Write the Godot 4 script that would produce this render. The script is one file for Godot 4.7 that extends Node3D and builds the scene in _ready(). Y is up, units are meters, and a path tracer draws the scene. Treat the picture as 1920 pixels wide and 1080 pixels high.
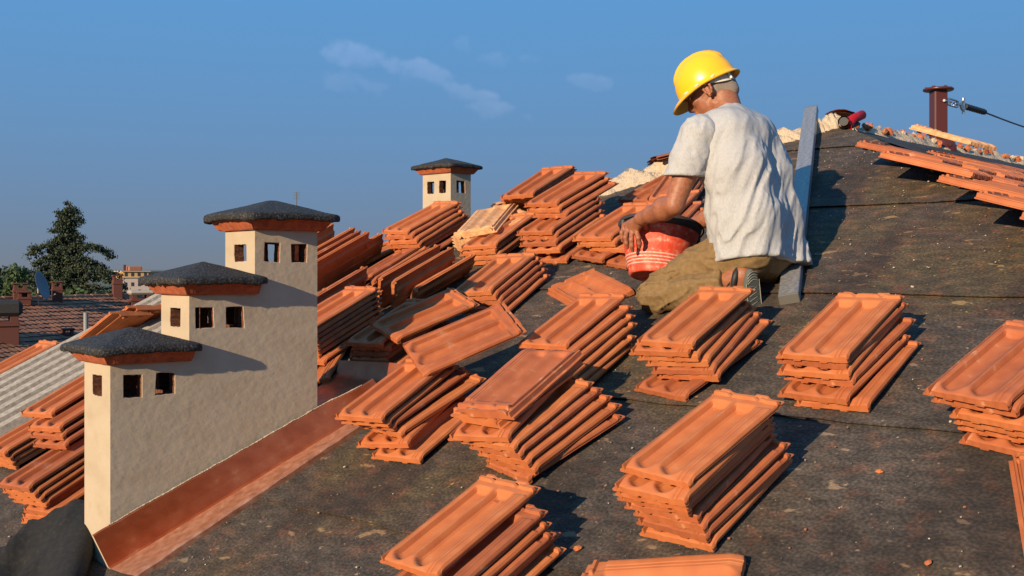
extends Node3D
# Tiler kneeling on a hipped roof among piles of clay tiles, chimneys at the left, suburb behind.
# World: y up, street level at y = 0. The hip face that we see is the plane through O spanned by
# V (along the eaves) and U (up the fall); rp(a, b, h) is a point of it, h metres above the felt.

const EYE := Vector3(0.0, 9.918, 0.0)
const TW := 0.248   # roof tile width
const TL := 0.430   # roof tile length
var V := Vector3(0.736097, 0.000000, 0.676876)
var U := Vector3(0.614947, 0.417867, -0.668750)
var N := Vector3(-0.282844, 0.908508, 0.307591)
var O := Vector3(0.0, 8.0, 0.0)
var RB := Basis(V, N, -U)
var APEX := Vector3(1.8469, 10.7583, -6.4488)
var UH := Vector3(0.676876, 0.000000, -0.736097)      # level direction of the main ridge
var V2 := Vector3(0.687404, -0.357665, 0.632101)      # fall of the right-hand face
var N2 := Vector3(0.263276, 0.933850, 0.242095)
var M := {}
var tile_mesh := []
var rng := RandomNumberGenerator.new()
var used := {}

func _ready() -> void:
	rng.seed = 41
	camera_and_light()
	make_materials()
	make_roof()
	make_ground()
	make_neighbourhood()
	make_chimneys()
	make_flashing()
	make_tiles()
	make_right_face_tiles()
	make_left_face_tiles()
	make_hip_bedding()
	make_left_corner()
	make_worker()
	make_bucket()
	make_bar()
	make_anchor_post()
	make_red_handle()
	make_crumbs()

# ------------------------------------------------------------------ camera, sky, sun
func camera_and_light() -> void:
	var cam := Camera3D.new()
	cam.name = "camera"
	cam.projection = Camera3D.PROJECTION_FRUSTUM
	cam.near = 0.05
	cam.far = 4000.0
	cam.size = 2.0 * 0.05 * 540.0 / 2095.0
	cam.frustum_offset = Vector2(0.0, -0.05 * 32.0 / 2095.0)   # a level camera whose lens is shifted down a little
	cam.position = EYE
	add_child(cam)
	cam.current = true
	var sun := DirectionalLight3D.new()
	sun.name = "sun"
	var az := deg_to_rad(SUN_AZ)
	var el := deg_to_rad(SUN_EL)
	var dir := Vector3(sin(az) * cos(el), -sin(el), -cos(az) * cos(el))
	sun.basis = Basis.looking_at(dir, Vector3.UP)
	sun.light_energy = 1.6
	sun.light_color = Color(1.0, 0.895, 0.745)
	sun.light_angular_distance = 0.6
	sun.shadow_enabled = true
	add_child(sun)
	var e := Environment.new()
	e.background_mode = Environment.BG_SKY
	e.tonemap_mode = Environment.TONE_MAPPER_LINEAR
	e.tonemap_exposure = 1.5
	e.sdfgi_enabled = true
	e.ssao_enabled = true
	e.ssil_enabled = true
	var sky := Sky.new()
	var sm := ProceduralSkyMaterial.new()
	sm.sky_top_color = Color(0.31, 0.56, 0.78)
	sm.sky_horizon_color = Color(0.42, 0.455, 0.50)
	sm.sky_curve = 0.10
	sm.ground_horizon_color = Color(0.36, 0.36, 0.36)
	sm.ground_bottom_color = Color(0.20, 0.19, 0.18)
	sm.sky_energy_multiplier = 1.0
	sm.ground_energy_multiplier = 1.0
	sm.sun_angle_max = 1.0
	sm.use_debanding = false
	sm.sky_cover = cloud_cover()
	sm.sky_cover_modulate = Color(0.66, 0.63, 0.65)
	sky.sky_material = sm
	e.sky = sky
	e.background_energy_multiplier = 0.84
	var we := WorldEnvironment.new()
	we.name = "environment"
	we.environment = e
	add_child(we)

const SUN_AZ := 36.0
const SUN_EL := 16.0

func cloud_cover() -> ImageTexture:
	# small fair-weather puffs and streaks all round the sky; each is an ellipse of noise: azimuth, elevation, half width, half height (degrees), lean, strength
	var w := 4096
	var h := 1024
	var img := Image.create_empty(w, 2048, false, Image.FORMAT_RGBA8)
	img.fill(Color(0.8, 0.8, 0.85, 0.0))
	var n := FastNoiseLite.new()
	n.seed = 5
	n.frequency = 0.028
	n.fractal_octaves = 5
	var list := [[-7.4, 10.9, 2.6, 0.62, -0.22, 1.0], [-4.6, 10.2, 2.2, 0.55, -0.22, 0.85], [-2.4, 9.2, 1.5, 0.42, -0.22, 0.8], [-8.1, 9.6, 1.6, 0.5, -0.12, 0.42], [-0.9, 10.7, 1.0, 0.4, 0.0, 0.38], [1.0, 10.8, 0.7, 0.3, 0.0, 0.3],
		[-1.4, 8.3, 1.5, 0.42, -0.05, 0.6], [0.8, 7.8, 0.4, 0.25, -0.3, 0.3], [3.8, 9.7, 1.2, 0.35, -0.08, 0.5], [-14.0, 13.6, 0.9, 0.3, 0.0, 0.6], [-2.6, 11.6, 0.5, 0.4, 0.0, 0.25]]
	for k in 46:
		list.append([rng.randf_range(24.0, 336.0), rng.randf_range(7.0, 16.0), rng.randf_range(0.6, 4.0), rng.randf_range(0.25, 0.8), rng.randf_range(-0.2, 0.1), rng.randf_range(0.25, 0.8)])
	for c in list:
		var cx: float = fposmod(c[0], 360.0) / 360.0 * w
		var cy: float = (90.0 - c[1]) / 180.0 * 2048.0
		var rx: float = c[2] / 360.0 * w
		var ry: float = c[3] / 180.0 * 2048.0
		for yy in range(int(cy - ry * 3.0 - rx * 0.3), int(cy + ry * 3.0 + rx * 0.3)):
			for xx in range(int(cx - rx * 1.2), int(cx + rx * 1.2)):
				var u: float = (xx - cx) / rx
				var v: float = (yy - cy - c[4] * -1.0 * (xx - cx)) / ry
				var nn: float = n.get_noise_2d(xx * 1.0, yy * 1.6) + 0.5 * n.get_noise_2d(xx * 3.3 + 90.0, yy * 4.2)
				var fall: float = 1.0 - (u * u + (v * v if v < 0.0 else v * v * 0.42)) + nn * 1.15
				if fall > 0.0:
					var px := posmod(xx, w)
					var a: float = smoothstep(0.0, 0.9, fall) * c[5]
					var old := img.get_pixel(px, yy)
					var lit: float = clampf(0.62 - v * 0.25 + nn * 0.3, 0.25, 1.0)   # crowns of the puffs are whiter than their thin undersides
					a = a * lit
					img.set_pixel(px, yy, Color(0.86, 0.82, 0.82, maxf(old.a, a * 0.30)))
	return ImageTexture.create_from_image(img)

# ------------------------------------------------------------------ small helpers
func rp(a: float, b: float, h := 0.0) -> Vector3:
	return O + V * a + U * b + N * h

func rt(a: float, b: float, h := 0.0, yaw := 0.0, pitch := 0.0, roll := 0.0) -> Transform3D:
	var q := Basis(Vector3.UP, deg_to_rad(yaw)) * Basis(Vector3.RIGHT, deg_to_rad(pitch)) * Basis(Vector3.BACK, deg_to_rad(roll))
	return Transform3D(RB * q, rp(a, b, h))

func numbered(s: String) -> String:
	if not used.has(s):
		used[s] = 0
		return s
	used[s] += 1
	return "%s_%03d" % [s, used[s]]

func tag(o: Node, label: String, category: String, group := "", kind := "") -> void:
	if label: o.set_meta("label", label)
	if category: o.set_meta("category", category)
	if group: o.set_meta("group", group)
	if kind or category: o.set_meta("kind", kind if kind else "thing")

func thing(called: String, at: Transform3D, label: String, category: String, group := "") -> Node3D:
	var o := Node3D.new()
	o.name = numbered(called)
	o.transform = at
	add_child(o)
	tag(o, label, category, group)
	return o

func obj(called: String, mesh: Mesh, mat: Material, parent: Node = null, xf := Transform3D()) -> MeshInstance3D:
	var o := MeshInstance3D.new()
	o.name = numbered(called) if parent == null else called
	o.mesh = mesh
	o.material_override = mat
	o.transform = xf
	(self if parent == null else parent).add_child(o, true)
	return o

func structure(o: Node) -> void:
	o.set_meta("kind", "structure")

func begin() -> SurfaceTool:
	var st := SurfaceTool.new()
	st.begin(Mesh.PRIMITIVE_TRIANGLES)
	return st

func done(st: SurfaceTool) -> ArrayMesh:
	st.generate_normals()
	return st.commit()

func tri(st: SurfaceTool, a: Vector3, b: Vector3, c: Vector3) -> void:
	st.add_vertex(a); st.add_vertex(b); st.add_vertex(c)

func quad(st: SurfaceTool, a: Vector3, b: Vector3, c: Vector3, d: Vector3, group := -1) -> void:
	# a b c d counter-clockwise seen from outside
	st.set_smooth_group(group)
	st.add_vertex(a); st.add_vertex(c); st.add_vertex(b)
	st.add_vertex(a); st.add_vertex(d); st.add_vertex(c)

func sheet(st: SurfaceTool, nu: int, nv: int, f: Callable, group := 0) -> void:
	# u x v must point outwards
	var p := []
	for j in nv + 1:
		for i in nu + 1:
			p.append(f.call(float(i) / nu, float(j) / nv))
	for j in nv:
		for i in nu:
			var k := j * (nu + 1) + i
			quad(st, p[k], p[k + 1], p[k + nu + 2], p[k + nu + 1], group)

func chamfer_box(st: SurfaceTool, xf: Transform3D, s: Vector3, e: float) -> void:
	var h := s * 0.5
	var ax := [Vector3.RIGHT, Vector3.UP, Vector3.BACK]
	for k in 3:
		var a: Vector3 = ax[k]; var b: Vector3 = ax[(k + 1) % 3]; var c: Vector3 = ax[(k + 2) % 3]
		var ha := h[k]; var hb := h[(k + 1) % 3]; var hc := h[(k + 2) % 3]
		for sg in [1.0, -1.0]:
			var o: Vector3 = a * ha * sg
			var q := [o + b * (hb - e) + c * (hc - e), o - b * (hb - e) + c * (hc - e), o - b * (hb - e) - c * (hc - e), o + b * (hb - e) - c * (hc - e)]
			if sg > 0: quad(st, xf * q[0], xf * q[1], xf * q[2], xf * q[3])
			else: quad(st, xf * q[3], xf * q[2], xf * q[1], xf * q[0])
			for sb in [1.0, -1.0]:   # edge between faces a and b, along c
				var p1: Vector3 = a * ha * sg + b * (hb - e) * sb
				var p2: Vector3 = a * (ha - e) * sg + b * hb * sb
				var cc := c * (hc - e)
				if sg * sb > 0: quad(st, xf * (p1 - cc), xf * (p2 - cc), xf * (p2 + cc), xf * (p1 + cc))
				else: quad(st, xf * (p1 + cc), xf * (p2 + cc), xf * (p2 - cc), xf * (p1 - cc))
	for sx in [1.0, -1.0]:
		for sy in [1.0, -1.0]:
			for sz in [1.0, -1.0]:
				var x := xf * Vector3(h.x * sx, (h.y - e) * sy, (h.z - e) * sz)
				var y := xf * Vector3((h.x - e) * sx, h.y * sy, (h.z - e) * sz)
				var z := xf * Vector3((h.x - e) * sx, (h.y - e) * sy, h.z * sz)
				st.set_smooth_group(-1)
				if sx * sy * sz > 0: tri(st, x, z, y)
				else: tri(st, x, y, z)

func box_mesh(s: Vector3, e := 0.004) -> ArrayMesh:
	var st := begin()
	chamfer_box(st, Transform3D(), s, e)
	return done(st)

func tube(st: SurfaceTool, pts: Array, radii: Array, n := 10, caps := true) -> void:
	var rings := []
	var up := Vector3.UP
	for k in pts.size():
		var d: Vector3 = (pts[mini(k + 1, pts.size() - 1)] - pts[maxi(k - 1, 0)]).normalized()
		if absf(d.dot(up)) > 0.95: up = Vector3.RIGHT
		var s := d.cross(up).normalized()
		var t := s.cross(d).normalized()
		up = t
		var ring := []
		for i in n:
			var w := TAU * i / n
			ring.append(pts[k] + (s * cos(w) + t * sin(w)) * radii[k])
		rings.append(ring)
	for k in pts.size() - 1:
		for i in n:
			var j := (i + 1) % n
			quad(st, rings[k][i], rings[k + 1][i], rings[k + 1][j], rings[k][j], 0)
	if caps:
		for i in n:
			var j := (i + 1) % n
			st.set_smooth_group(-1)
			tri(st, pts[0], rings[0][i], rings[0][j])
			tri(st, pts[-1], rings[-1][j], rings[-1][i])

func lathe(st: SurfaceTool, prof: Array, n := 32, xf := Transform3D(), group := 0) -> void:
	# profile of [radius, height] from bottom to top on the outside
	for k in prof.size() - 1:
		for i in n:
			var a := TAU * i / n
			var b := TAU * (i + 1) / n
			var p0: Vector3 = xf * Vector3(cos(a) * prof[k][0], prof[k][1], -sin(a) * prof[k][0])
			var p1: Vector3 = xf * Vector3(cos(b) * prof[k][0], prof[k][1], -sin(b) * prof[k][0])
			var q0: Vector3 = xf * Vector3(cos(a) * prof[k + 1][0], prof[k + 1][1], -sin(a) * prof[k + 1][0])
			var q1: Vector3 = xf * Vector3(cos(b) * prof[k + 1][0], prof[k + 1][1], -sin(b) * prof[k + 1][0])
			quad(st, p0, p1, q1, q0, group)

# ------------------------------------------------------------------ materials
func noise(sd: int, freq: float, oct := 4, kind := FastNoiseLite.TYPE_SIMPLEX_SMOOTH) -> FastNoiseLite:
	var n := FastNoiseLite.new()
	n.seed = sd
	n.frequency = freq
	n.noise_type = kind
	n.fractal_octaves = oct
	return n

func lin(r: float, g: float, b: float) -> Color:
	return Color(r, g, b).linear_to_srgb()

func ramp_tex(sd: int, freq: float, stops: Array, size := 512, oct := 5) -> NoiseTexture2D:
	var g := Gradient.new()
	var off := PackedFloat32Array()
	var col := PackedColorArray()
	for s in stops:
		off.append(s[0]); col.append(s[1])
	g.offsets = off
	g.colors = col
	var t := NoiseTexture2D.new()
	t.width = size; t.height = size
	t.seamless = true
	t.noise = noise(sd, freq, oct)
	t.color_ramp = g
	return t

func bump_tex(sd: int, freq: float, strength: float, size := 512, oct := 4, kind := FastNoiseLite.TYPE_SIMPLEX_SMOOTH) -> NoiseTexture2D:
	var t := NoiseTexture2D.new()
	t.width = size; t.height = size
	t.seamless = true
	t.noise = noise(sd, freq, oct, kind)
	t.as_normal_map = true
	t.bump_strength = strength
	return t

func mat(col: Color, rough := 0.8, metal := 0.0) -> StandardMaterial3D:
	var m := StandardMaterial3D.new()
	m.albedo_color = col
	m.roughness = rough
	m.metallic = metal
	return m

func tri_mat(tex: Texture2D, bump: Texture2D, per_metre: float, rough := 0.85, ns := 1.0, world := false, off := Vector3.ZERO) -> StandardMaterial3D:
	var m := mat(Color.WHITE, rough)
	m.albedo_texture = tex
	m.uv1_triplanar = true
	m.uv1_world_triplanar = world
	m.uv1_scale = Vector3.ONE * per_metre
	m.uv1_offset = off
	if bump:
		m.normal_enabled = true
		m.normal_texture = bump
		m.normal_scale = ns
	return m

func make_materials() -> void:
	# fired clay: several firings of the same orange, with pale bloom and dust
	var clay := [
		[[0.0, lin(0.381, 0.107, 0.031)], [0.35, lin(0.423, 0.123, 0.036)], [0.65, lin(0.451, 0.138, 0.041)], [0.88, lin(0.465, 0.155, 0.052)], [1.0, lin(0.502, 0.215, 0.108)]],
		[[0.0, lin(0.349, 0.091, 0.025)], [0.4, lin(0.400, 0.110, 0.031)], [0.7, lin(0.428, 0.124, 0.037)], [1.0, lin(0.465, 0.163, 0.069)]],
		[[0.0, lin(0.288, 0.074, 0.025)], [0.5, lin(0.349, 0.095, 0.031)], [0.84, lin(0.391, 0.116, 0.039)], [1.0, lin(0.484, 0.257, 0.170)]]]
	var cb := bump_tex(11, 0.16, 1.5, 512, 4)
	var n := 0
	M.clay = []
	for c in clay:
		var t := ramp_tex(20 + n, 0.009, c, 512, 7)
		for k in 2:
			var m := tri_mat(t, cb, 2.3, 0.72 + 0.05 * k, 0.2, false, Vector3(0.31 * n + 0.17 * k, 0.5 * k, 0.23 * n))
			m.albedo_color = Color(1.0, 1.0, 1.0) if k == 0 else Color(0.955, 0.95, 0.94)
			M.clay.append(m)
		n += 1
	M.pale_clay = tri_mat(ramp_tex(31, 0.02, [[0.0, lin(0.46, 0.20, 0.085)], [0.5, lin(0.56, 0.29, 0.13)], [1.0, lin(0.64, 0.40, 0.22)]]), cb, 2.3, 0.8, 0.35)
	M.old_clay = tri_mat(ramp_tex(33, 0.03, [[0.0, lin(0.119, 0.048, 0.026)], [0.4, lin(0.255, 0.096, 0.0468)], [0.7, lin(0.374, 0.1575, 0.0806)], [1.0, lin(0.544, 0.315, 0.182)]]), cb, 1.7, 0.9, 0.7)
	M.plaster = tri_mat(ramp_tex(41, 0.006, [[0.0, lin(0.335, 0.262, 0.18)], [0.45, lin(0.385, 0.310, 0.22)], [0.75, lin(0.405, 0.330, 0.24)], [1.0, lin(0.355, 0.275, 0.19)]], 512, 6), bump_tex(42, 0.03, 3.0, 512, 5), 1.8, 0.92, 0.36)
	M.band = tri_mat(ramp_tex(43, 0.02, [[0.0, lin(0.12, 0.03, 0.015)], [0.35, lin(0.30, 0.065, 0.022)], [0.7, lin(0.38, 0.095, 0.035)], [1.0, lin(0.44, 0.17, 0.09)]]), bump_tex(44, 0.05, 4.0), 3.0, 0.85, 0.8)
	M.bitumen = tri_mat(ramp_tex(45, 0.075, [[0.0, lin(0.0034, 0.0034, 0.0034)], [0.5, lin(0.00935, 0.008925, 0.008925)], [0.64, lin(0.02975, 0.02805, 0.02635)], [1.0, lin(0.187, 0.17, 0.153)]], 512, 3), bump_tex(46, 0.09, 5.0, 512, 3), 2.2, 0.8, 0.6)
	M.felt = felt_material()
	M.mortar = tri_mat(ramp_tex(51, 0.04, [[0.0, lin(0.258, 0.1848, 0.1204)], [0.4, lin(0.43, 0.336, 0.2322)], [0.75, lin(0.516, 0.42, 0.3096)], [1.0, lin(0.5676, 0.4872, 0.3956)]]), bump_tex(52, 0.07, 8.0), 3.0, 0.95, 1.0)
	M.copper = tri_mat(ramp_tex(53, 0.012, [[0.0, lin(0.297, 0.0625, 0.021)], [0.5, lin(0.405, 0.1, 0.0357)], [0.8, lin(0.459, 0.1313, 0.0525)], [1.0, lin(0.6075, 0.275, 0.147)]], 512, 7), bump_tex(54, 0.02, 1.5), 2.0, 0.36, 0.4)
	M.copper.metallic = 0.6
	M.copper_dusty = tri_mat(ramp_tex(57, 0.02, [[0.0, lin(0.20, 0.075, 0.040)], [0.5, lin(0.36, 0.155, 0.088)], [0.8, lin(0.42, 0.21, 0.135)], [1.0, lin(0.52, 0.36, 0.27)]], 512, 7), bump_tex(58, 0.03, 1.5), 2.2, 0.5, 0.4)
	M.copper_dusty.metallic = 0.25
	M.tarp = tri_mat(ramp_tex(55, 0.03, [[0.0, lin(0.0024, 0.0024, 0.0024)], [0.45, lin(0.0054, 0.0051, 0.0048)], [0.7, lin(0.0135, 0.0114, 0.009)], [1.0, lin(0.051, 0.0405, 0.0285)]], 512, 7), bump_tex(56, 0.3, 5.0, 512, 2, FastNoiseLite.TYPE_CELLULAR), 2.6, 0.88, 0.5)
	M.shirt = tri_mat(ramp_tex(61, 0.05, [[0.0, lin(0.2726, 0.2755, 0.2832)], [0.4, lin(0.3384, 0.342, 0.3504)], [0.7, lin(0.3713, 0.3752, 0.384)], [1.0, lin(0.4042, 0.399, 0.3936)]], 512, 5), bump_tex(62, 0.05, 2.5, 512, 5), 3.6, 0.95, 0.12)
	M.shirt.uv1_scale = Vector3(5.0, 2.2, 5.0)
	M.shirt_dirt = mat(lin(0.40, 0.31, 0.19), 0.95)
	M.trousers = tri_mat(ramp_tex(63, 0.03, [[0.0, lin(0.119, 0.06955, 0.02596)], [0.5, lin(0.1706, 0.1043, 0.04099)], [0.85, lin(0.2063, 0.1323, 0.05807)], [1.0, lin(0.2778, 0.1966, 0.1025)]], 512, 6), bump_tex(64, 0.2, 3.0), 3.0, 0.92, 0.5)
	M.skin = tri_mat(ramp_tex(65, 0.03, [[0.0, lin(0.1924, 0.0644, 0.02904)], [0.5, lin(0.2664, 0.0966, 0.0462)], [1.0, lin(0.3478, 0.147, 0.0792)]], 512, 5), bump_tex(66, 0.08, 2.5), 3.5, 0.55, 0.4)
	M.skin.subsurf_scatter_enabled = true
	M.skin.subsurf_scatter_strength = 0.15
	M.hair = tri_mat(ramp_tex(67, 0.2, [[0.0, lin(0.10, 0.075, 0.06)], [0.5, lin(0.25, 0.20, 0.165)], [1.0, lin(0.42, 0.37, 0.33)]]), bump_tex(68, 0.25, 6.0), 6.0, 0.9, 1.0)
	M.helmet = mat(lin(0.84, 0.42, 0.008), 0.30)
	M.helmet.normal_enabled = true
	M.helmet.normal_texture = bump_tex(69, 0.02, 1.0)
	M.helmet.normal_scale = 0.12
	M.helmet.uv1_triplanar = true
	M.helmet.uv1_scale = Vector3.ONE * 4.0
	M.strap = mat(lin(0.55, 0.53, 0.47), 0.45)
	M.dark_rubber = mat(lin(0.045, 0.045, 0.038), 0.8)
	M.sandal = tri_mat(ramp_tex(70, 0.08, [[0.0, lin(0.12, 0.10, 0.085)], [1.0, lin(0.24, 0.20, 0.17)]]), null, 4.0, 0.9)
	M.sole = mat(lin(0.085, 0.09, 0.075), 0.85)
	M.sole_line = mat(lin(0.30, 0.30, 0.26), 0.8)
	M.black = mat(lin(0.012, 0.012, 0.012), 0.6)
	M.eye_white = mat(lin(0.7, 0.66, 0.6), 0.2)
	M.iris = mat(lin(0.05, 0.03, 0.02), 0.1)
	M.bucket = tri_mat(ramp_tex(71, 0.018, [[0.0, lin(0.50, 0.036, 0.014)], [0.5, lin(0.58, 0.058, 0.024)], [0.66, lin(0.62, 0.11, 0.06)], [0.8, lin(0.66, 0.28, 0.21)], [1.0, lin(0.70, 0.54, 0.48)]], 512, 8), bump_tex(72, 0.05, 2.0), 2.6, 0.6, 0.4)
	M.bucket_white = tri_mat(ramp_tex(73, 0.05, [[0.0, lin(0.58, 0.12, 0.07)], [0.4, lin(0.64, 0.30, 0.23)], [0.65, lin(0.68, 0.46, 0.38)], [1.0, lin(0.72, 0.62, 0.56)]]), null, 3.0, 0.7)
	M.bucket_rim = mat(lin(0.035, 0.025, 0.02), 0.6)
	M.alu = tri_mat(ramp_tex(74, 0.03, [[0.0, lin(0.1584, 0.1593, 0.1664)], [0.5, lin(0.2376, 0.234, 0.24)], [0.8, lin(0.2904, 0.2795, 0.2752)], [1.0, lin(0.3696, 0.3575, 0.3392)]], 512, 6), bump_tex(75, 0.06, 2.0), 2.4, 0.42, 0.4)
	M.alu.metallic = 0.3
	M.alu_end = mat(lin(0.10, 0.095, 0.085), 0.8)
	M.steel_brown = mat(lin(0.0713, 0.0165, 0.011), 0.34)
	M.steel = mat(lin(0.55, 0.54, 0.52), 0.28, 0.9)
	M.cable = mat(lin(0.05, 0.05, 0.055), 0.5, 0.4)
	M.red = mat(lin(0.42, 0.006, 0.006), 0.45)
	M.red.metallic_specular = 0.25
	M.leaf_dark = leaf_mat(lin(0.020, 0.034, 0.011))
	M.leaf_cedar = leaf_mat(lin(0.018, 0.031, 0.009))
	M.leaf_green = leaf_mat(lin(0.040, 0.072, 0.016))
	M.leaf_light = leaf_mat(lin(0.085, 0.135, 0.030))
	M.bark = tri_mat(ramp_tex(81, 0.05, [[0.0, lin(0.04, 0.03, 0.022)], [1.0, lin(0.12, 0.09, 0.065)]]), null, 1.0, 0.95)
	M.wall_far = mat(lin(0.56, 0.44, 0.36), 0.9)
	M.wall_ochre = mat(lin(0.56, 0.34, 0.13), 0.9)
	M.brown_paint = tri_mat(ramp_tex(82, 0.05, [[0.0, lin(0.055, 0.016, 0.012)], [0.6, lin(0.095, 0.028, 0.020)], [1.0, lin(0.14, 0.055, 0.04)]]), null, 1.5, 0.9)
	M.white_wall = mat(lin(0.62, 0.55, 0.42), 0.9)
	M.dish = mat(lin(0.10, 0.12, 0.15), 0.55)
	M.soot = tri_mat(ramp_tex(86, 0.04, [[0.0, lin(0.02, 0.012, 0.009)], [0.4, lin(0.08, 0.030, 0.016)], [1.0, lin(0.32, 0.095, 0.04)]]), null, 4.0, 0.95)
	M.fibre_brown = tri_mat(ramp_tex(87, 0.05, [[0.0, lin(0.06, 0.035, 0.022)], [0.6, lin(0.12, 0.075, 0.048)], [1.0, lin(0.22, 0.16, 0.11)]]), null, 2.0, 0.95)  # darker brown tone for the valleys of the ribbed sheet
	M.grey_pipe = mat(lin(0.187, 0.198, 0.198), 0.5)
	M.window = mat(lin(0.05, 0.045, 0.045), 0.25)
	M.fibre = tri_mat(ramp_tex(83, 0.03, [[0.0, lin(0.1804, 0.136, 0.0975)], [0.45, lin(0.3116, 0.264, 0.2067)], [0.8, lin(0.4264, 0.376, 0.312)], [1.0, lin(0.4756, 0.44, 0.3822)]], 512, 6), bump_tex(84, 0.05, 2.0), 1.8, 0.85, 0.5)
	M.earth = tri_mat(ramp_tex(85, 0.02, [[0.0, lin(0.05, 0.06, 0.03)], [1.0, lin(0.14, 0.13, 0.08)]]), null, 0.05, 0.95, 1.0, true)
	M.street_wall = mat(lin(0.50, 0.42, 0.30), 0.9)

func leaf_mat(c: Color) -> StandardMaterial3D:
	var m := mat(c, 0.7)
	m.vertex_color_use_as_albedo = true
	m.backlight_enabled = true
	m.backlight = c * 0.3
	return m

func felt_material() -> StandardMaterial3D:
	# bitumen felt: mineral grain, lime splashes, rusty dust. 2.4 m of felt per repeat; large brown patches come from the vertex colours of each sheet
	var s := 1024
	var fine := noise(91, 0.16, 3)
	var mid := noise(92, 0.03, 5)
	var spl := noise(93, 0.011, 4)
	var dot := noise(94, 0.055, 2)
	var data := PackedByteArray()
	data.resize(s * s * 3)
	for y in s:
		for x in s:
			var f := fine.get_noise_2d(x, y)
			var m := mid.get_noise_2d(x * 0.6, y * 1.2)
			var v := 0.60 + f * 0.30 + m * 0.22
			var r := v * 1.0
			var g := v * 0.945
			var b := v * 0.885
			var ru := smoothstep(0.12, 0.5, mid.get_noise_2d(x * 0.7 + 500.0, y * 0.7))
			r += ru * 0.16; g += ru * 0.05; b += ru * 0.01
			var w := smoothstep(0.54, 0.62, spl.get_noise_2d(x, y * 2.2) + m * 0.35)
			w = maxf(w * 0.7, smoothstep(0.72, 0.80, dot.get_noise_2d(x, y) + f * 0.22))
			if w > 0.0:
				r = lerpf(r, 1.35, w); g = lerpf(g, 1.22, w); b = lerpf(b, 1.02, w)
			var i := (y * s + x) * 3
			data[i] = int(clampf(r * 112.0, 0.0, 255.0)); data[i + 1] = int(clampf(g * 104.0, 0.0, 255.0)); data[i + 2] = int(clampf(b * 97.0, 0.0, 255.0))
	var img := Image.create_from_data(s, s, false, Image.FORMAT_RGB8, data)
	var m := mat(Color.WHITE, 0.93)
	m.albedo_texture = ImageTexture.create_from_image(img)
	m.vertex_color_use_as_albedo = true
	m.uv1_scale = Vector3.ONE / 2.4
	m.normal_enabled = true
	m.normal_texture = bump_tex(95, 0.16, 2.5, 1024, 3)
	m.normal_scale = 0.4
	return m

# ------------------------------------------------------------------ our roof
func hip_right(b: float) -> float:
	return -3.006 + 1.09 * (6.601 - b)

func hip_left(b: float) -> float:
	return -3.006 - 1.2 * (6.601 - b)

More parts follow.
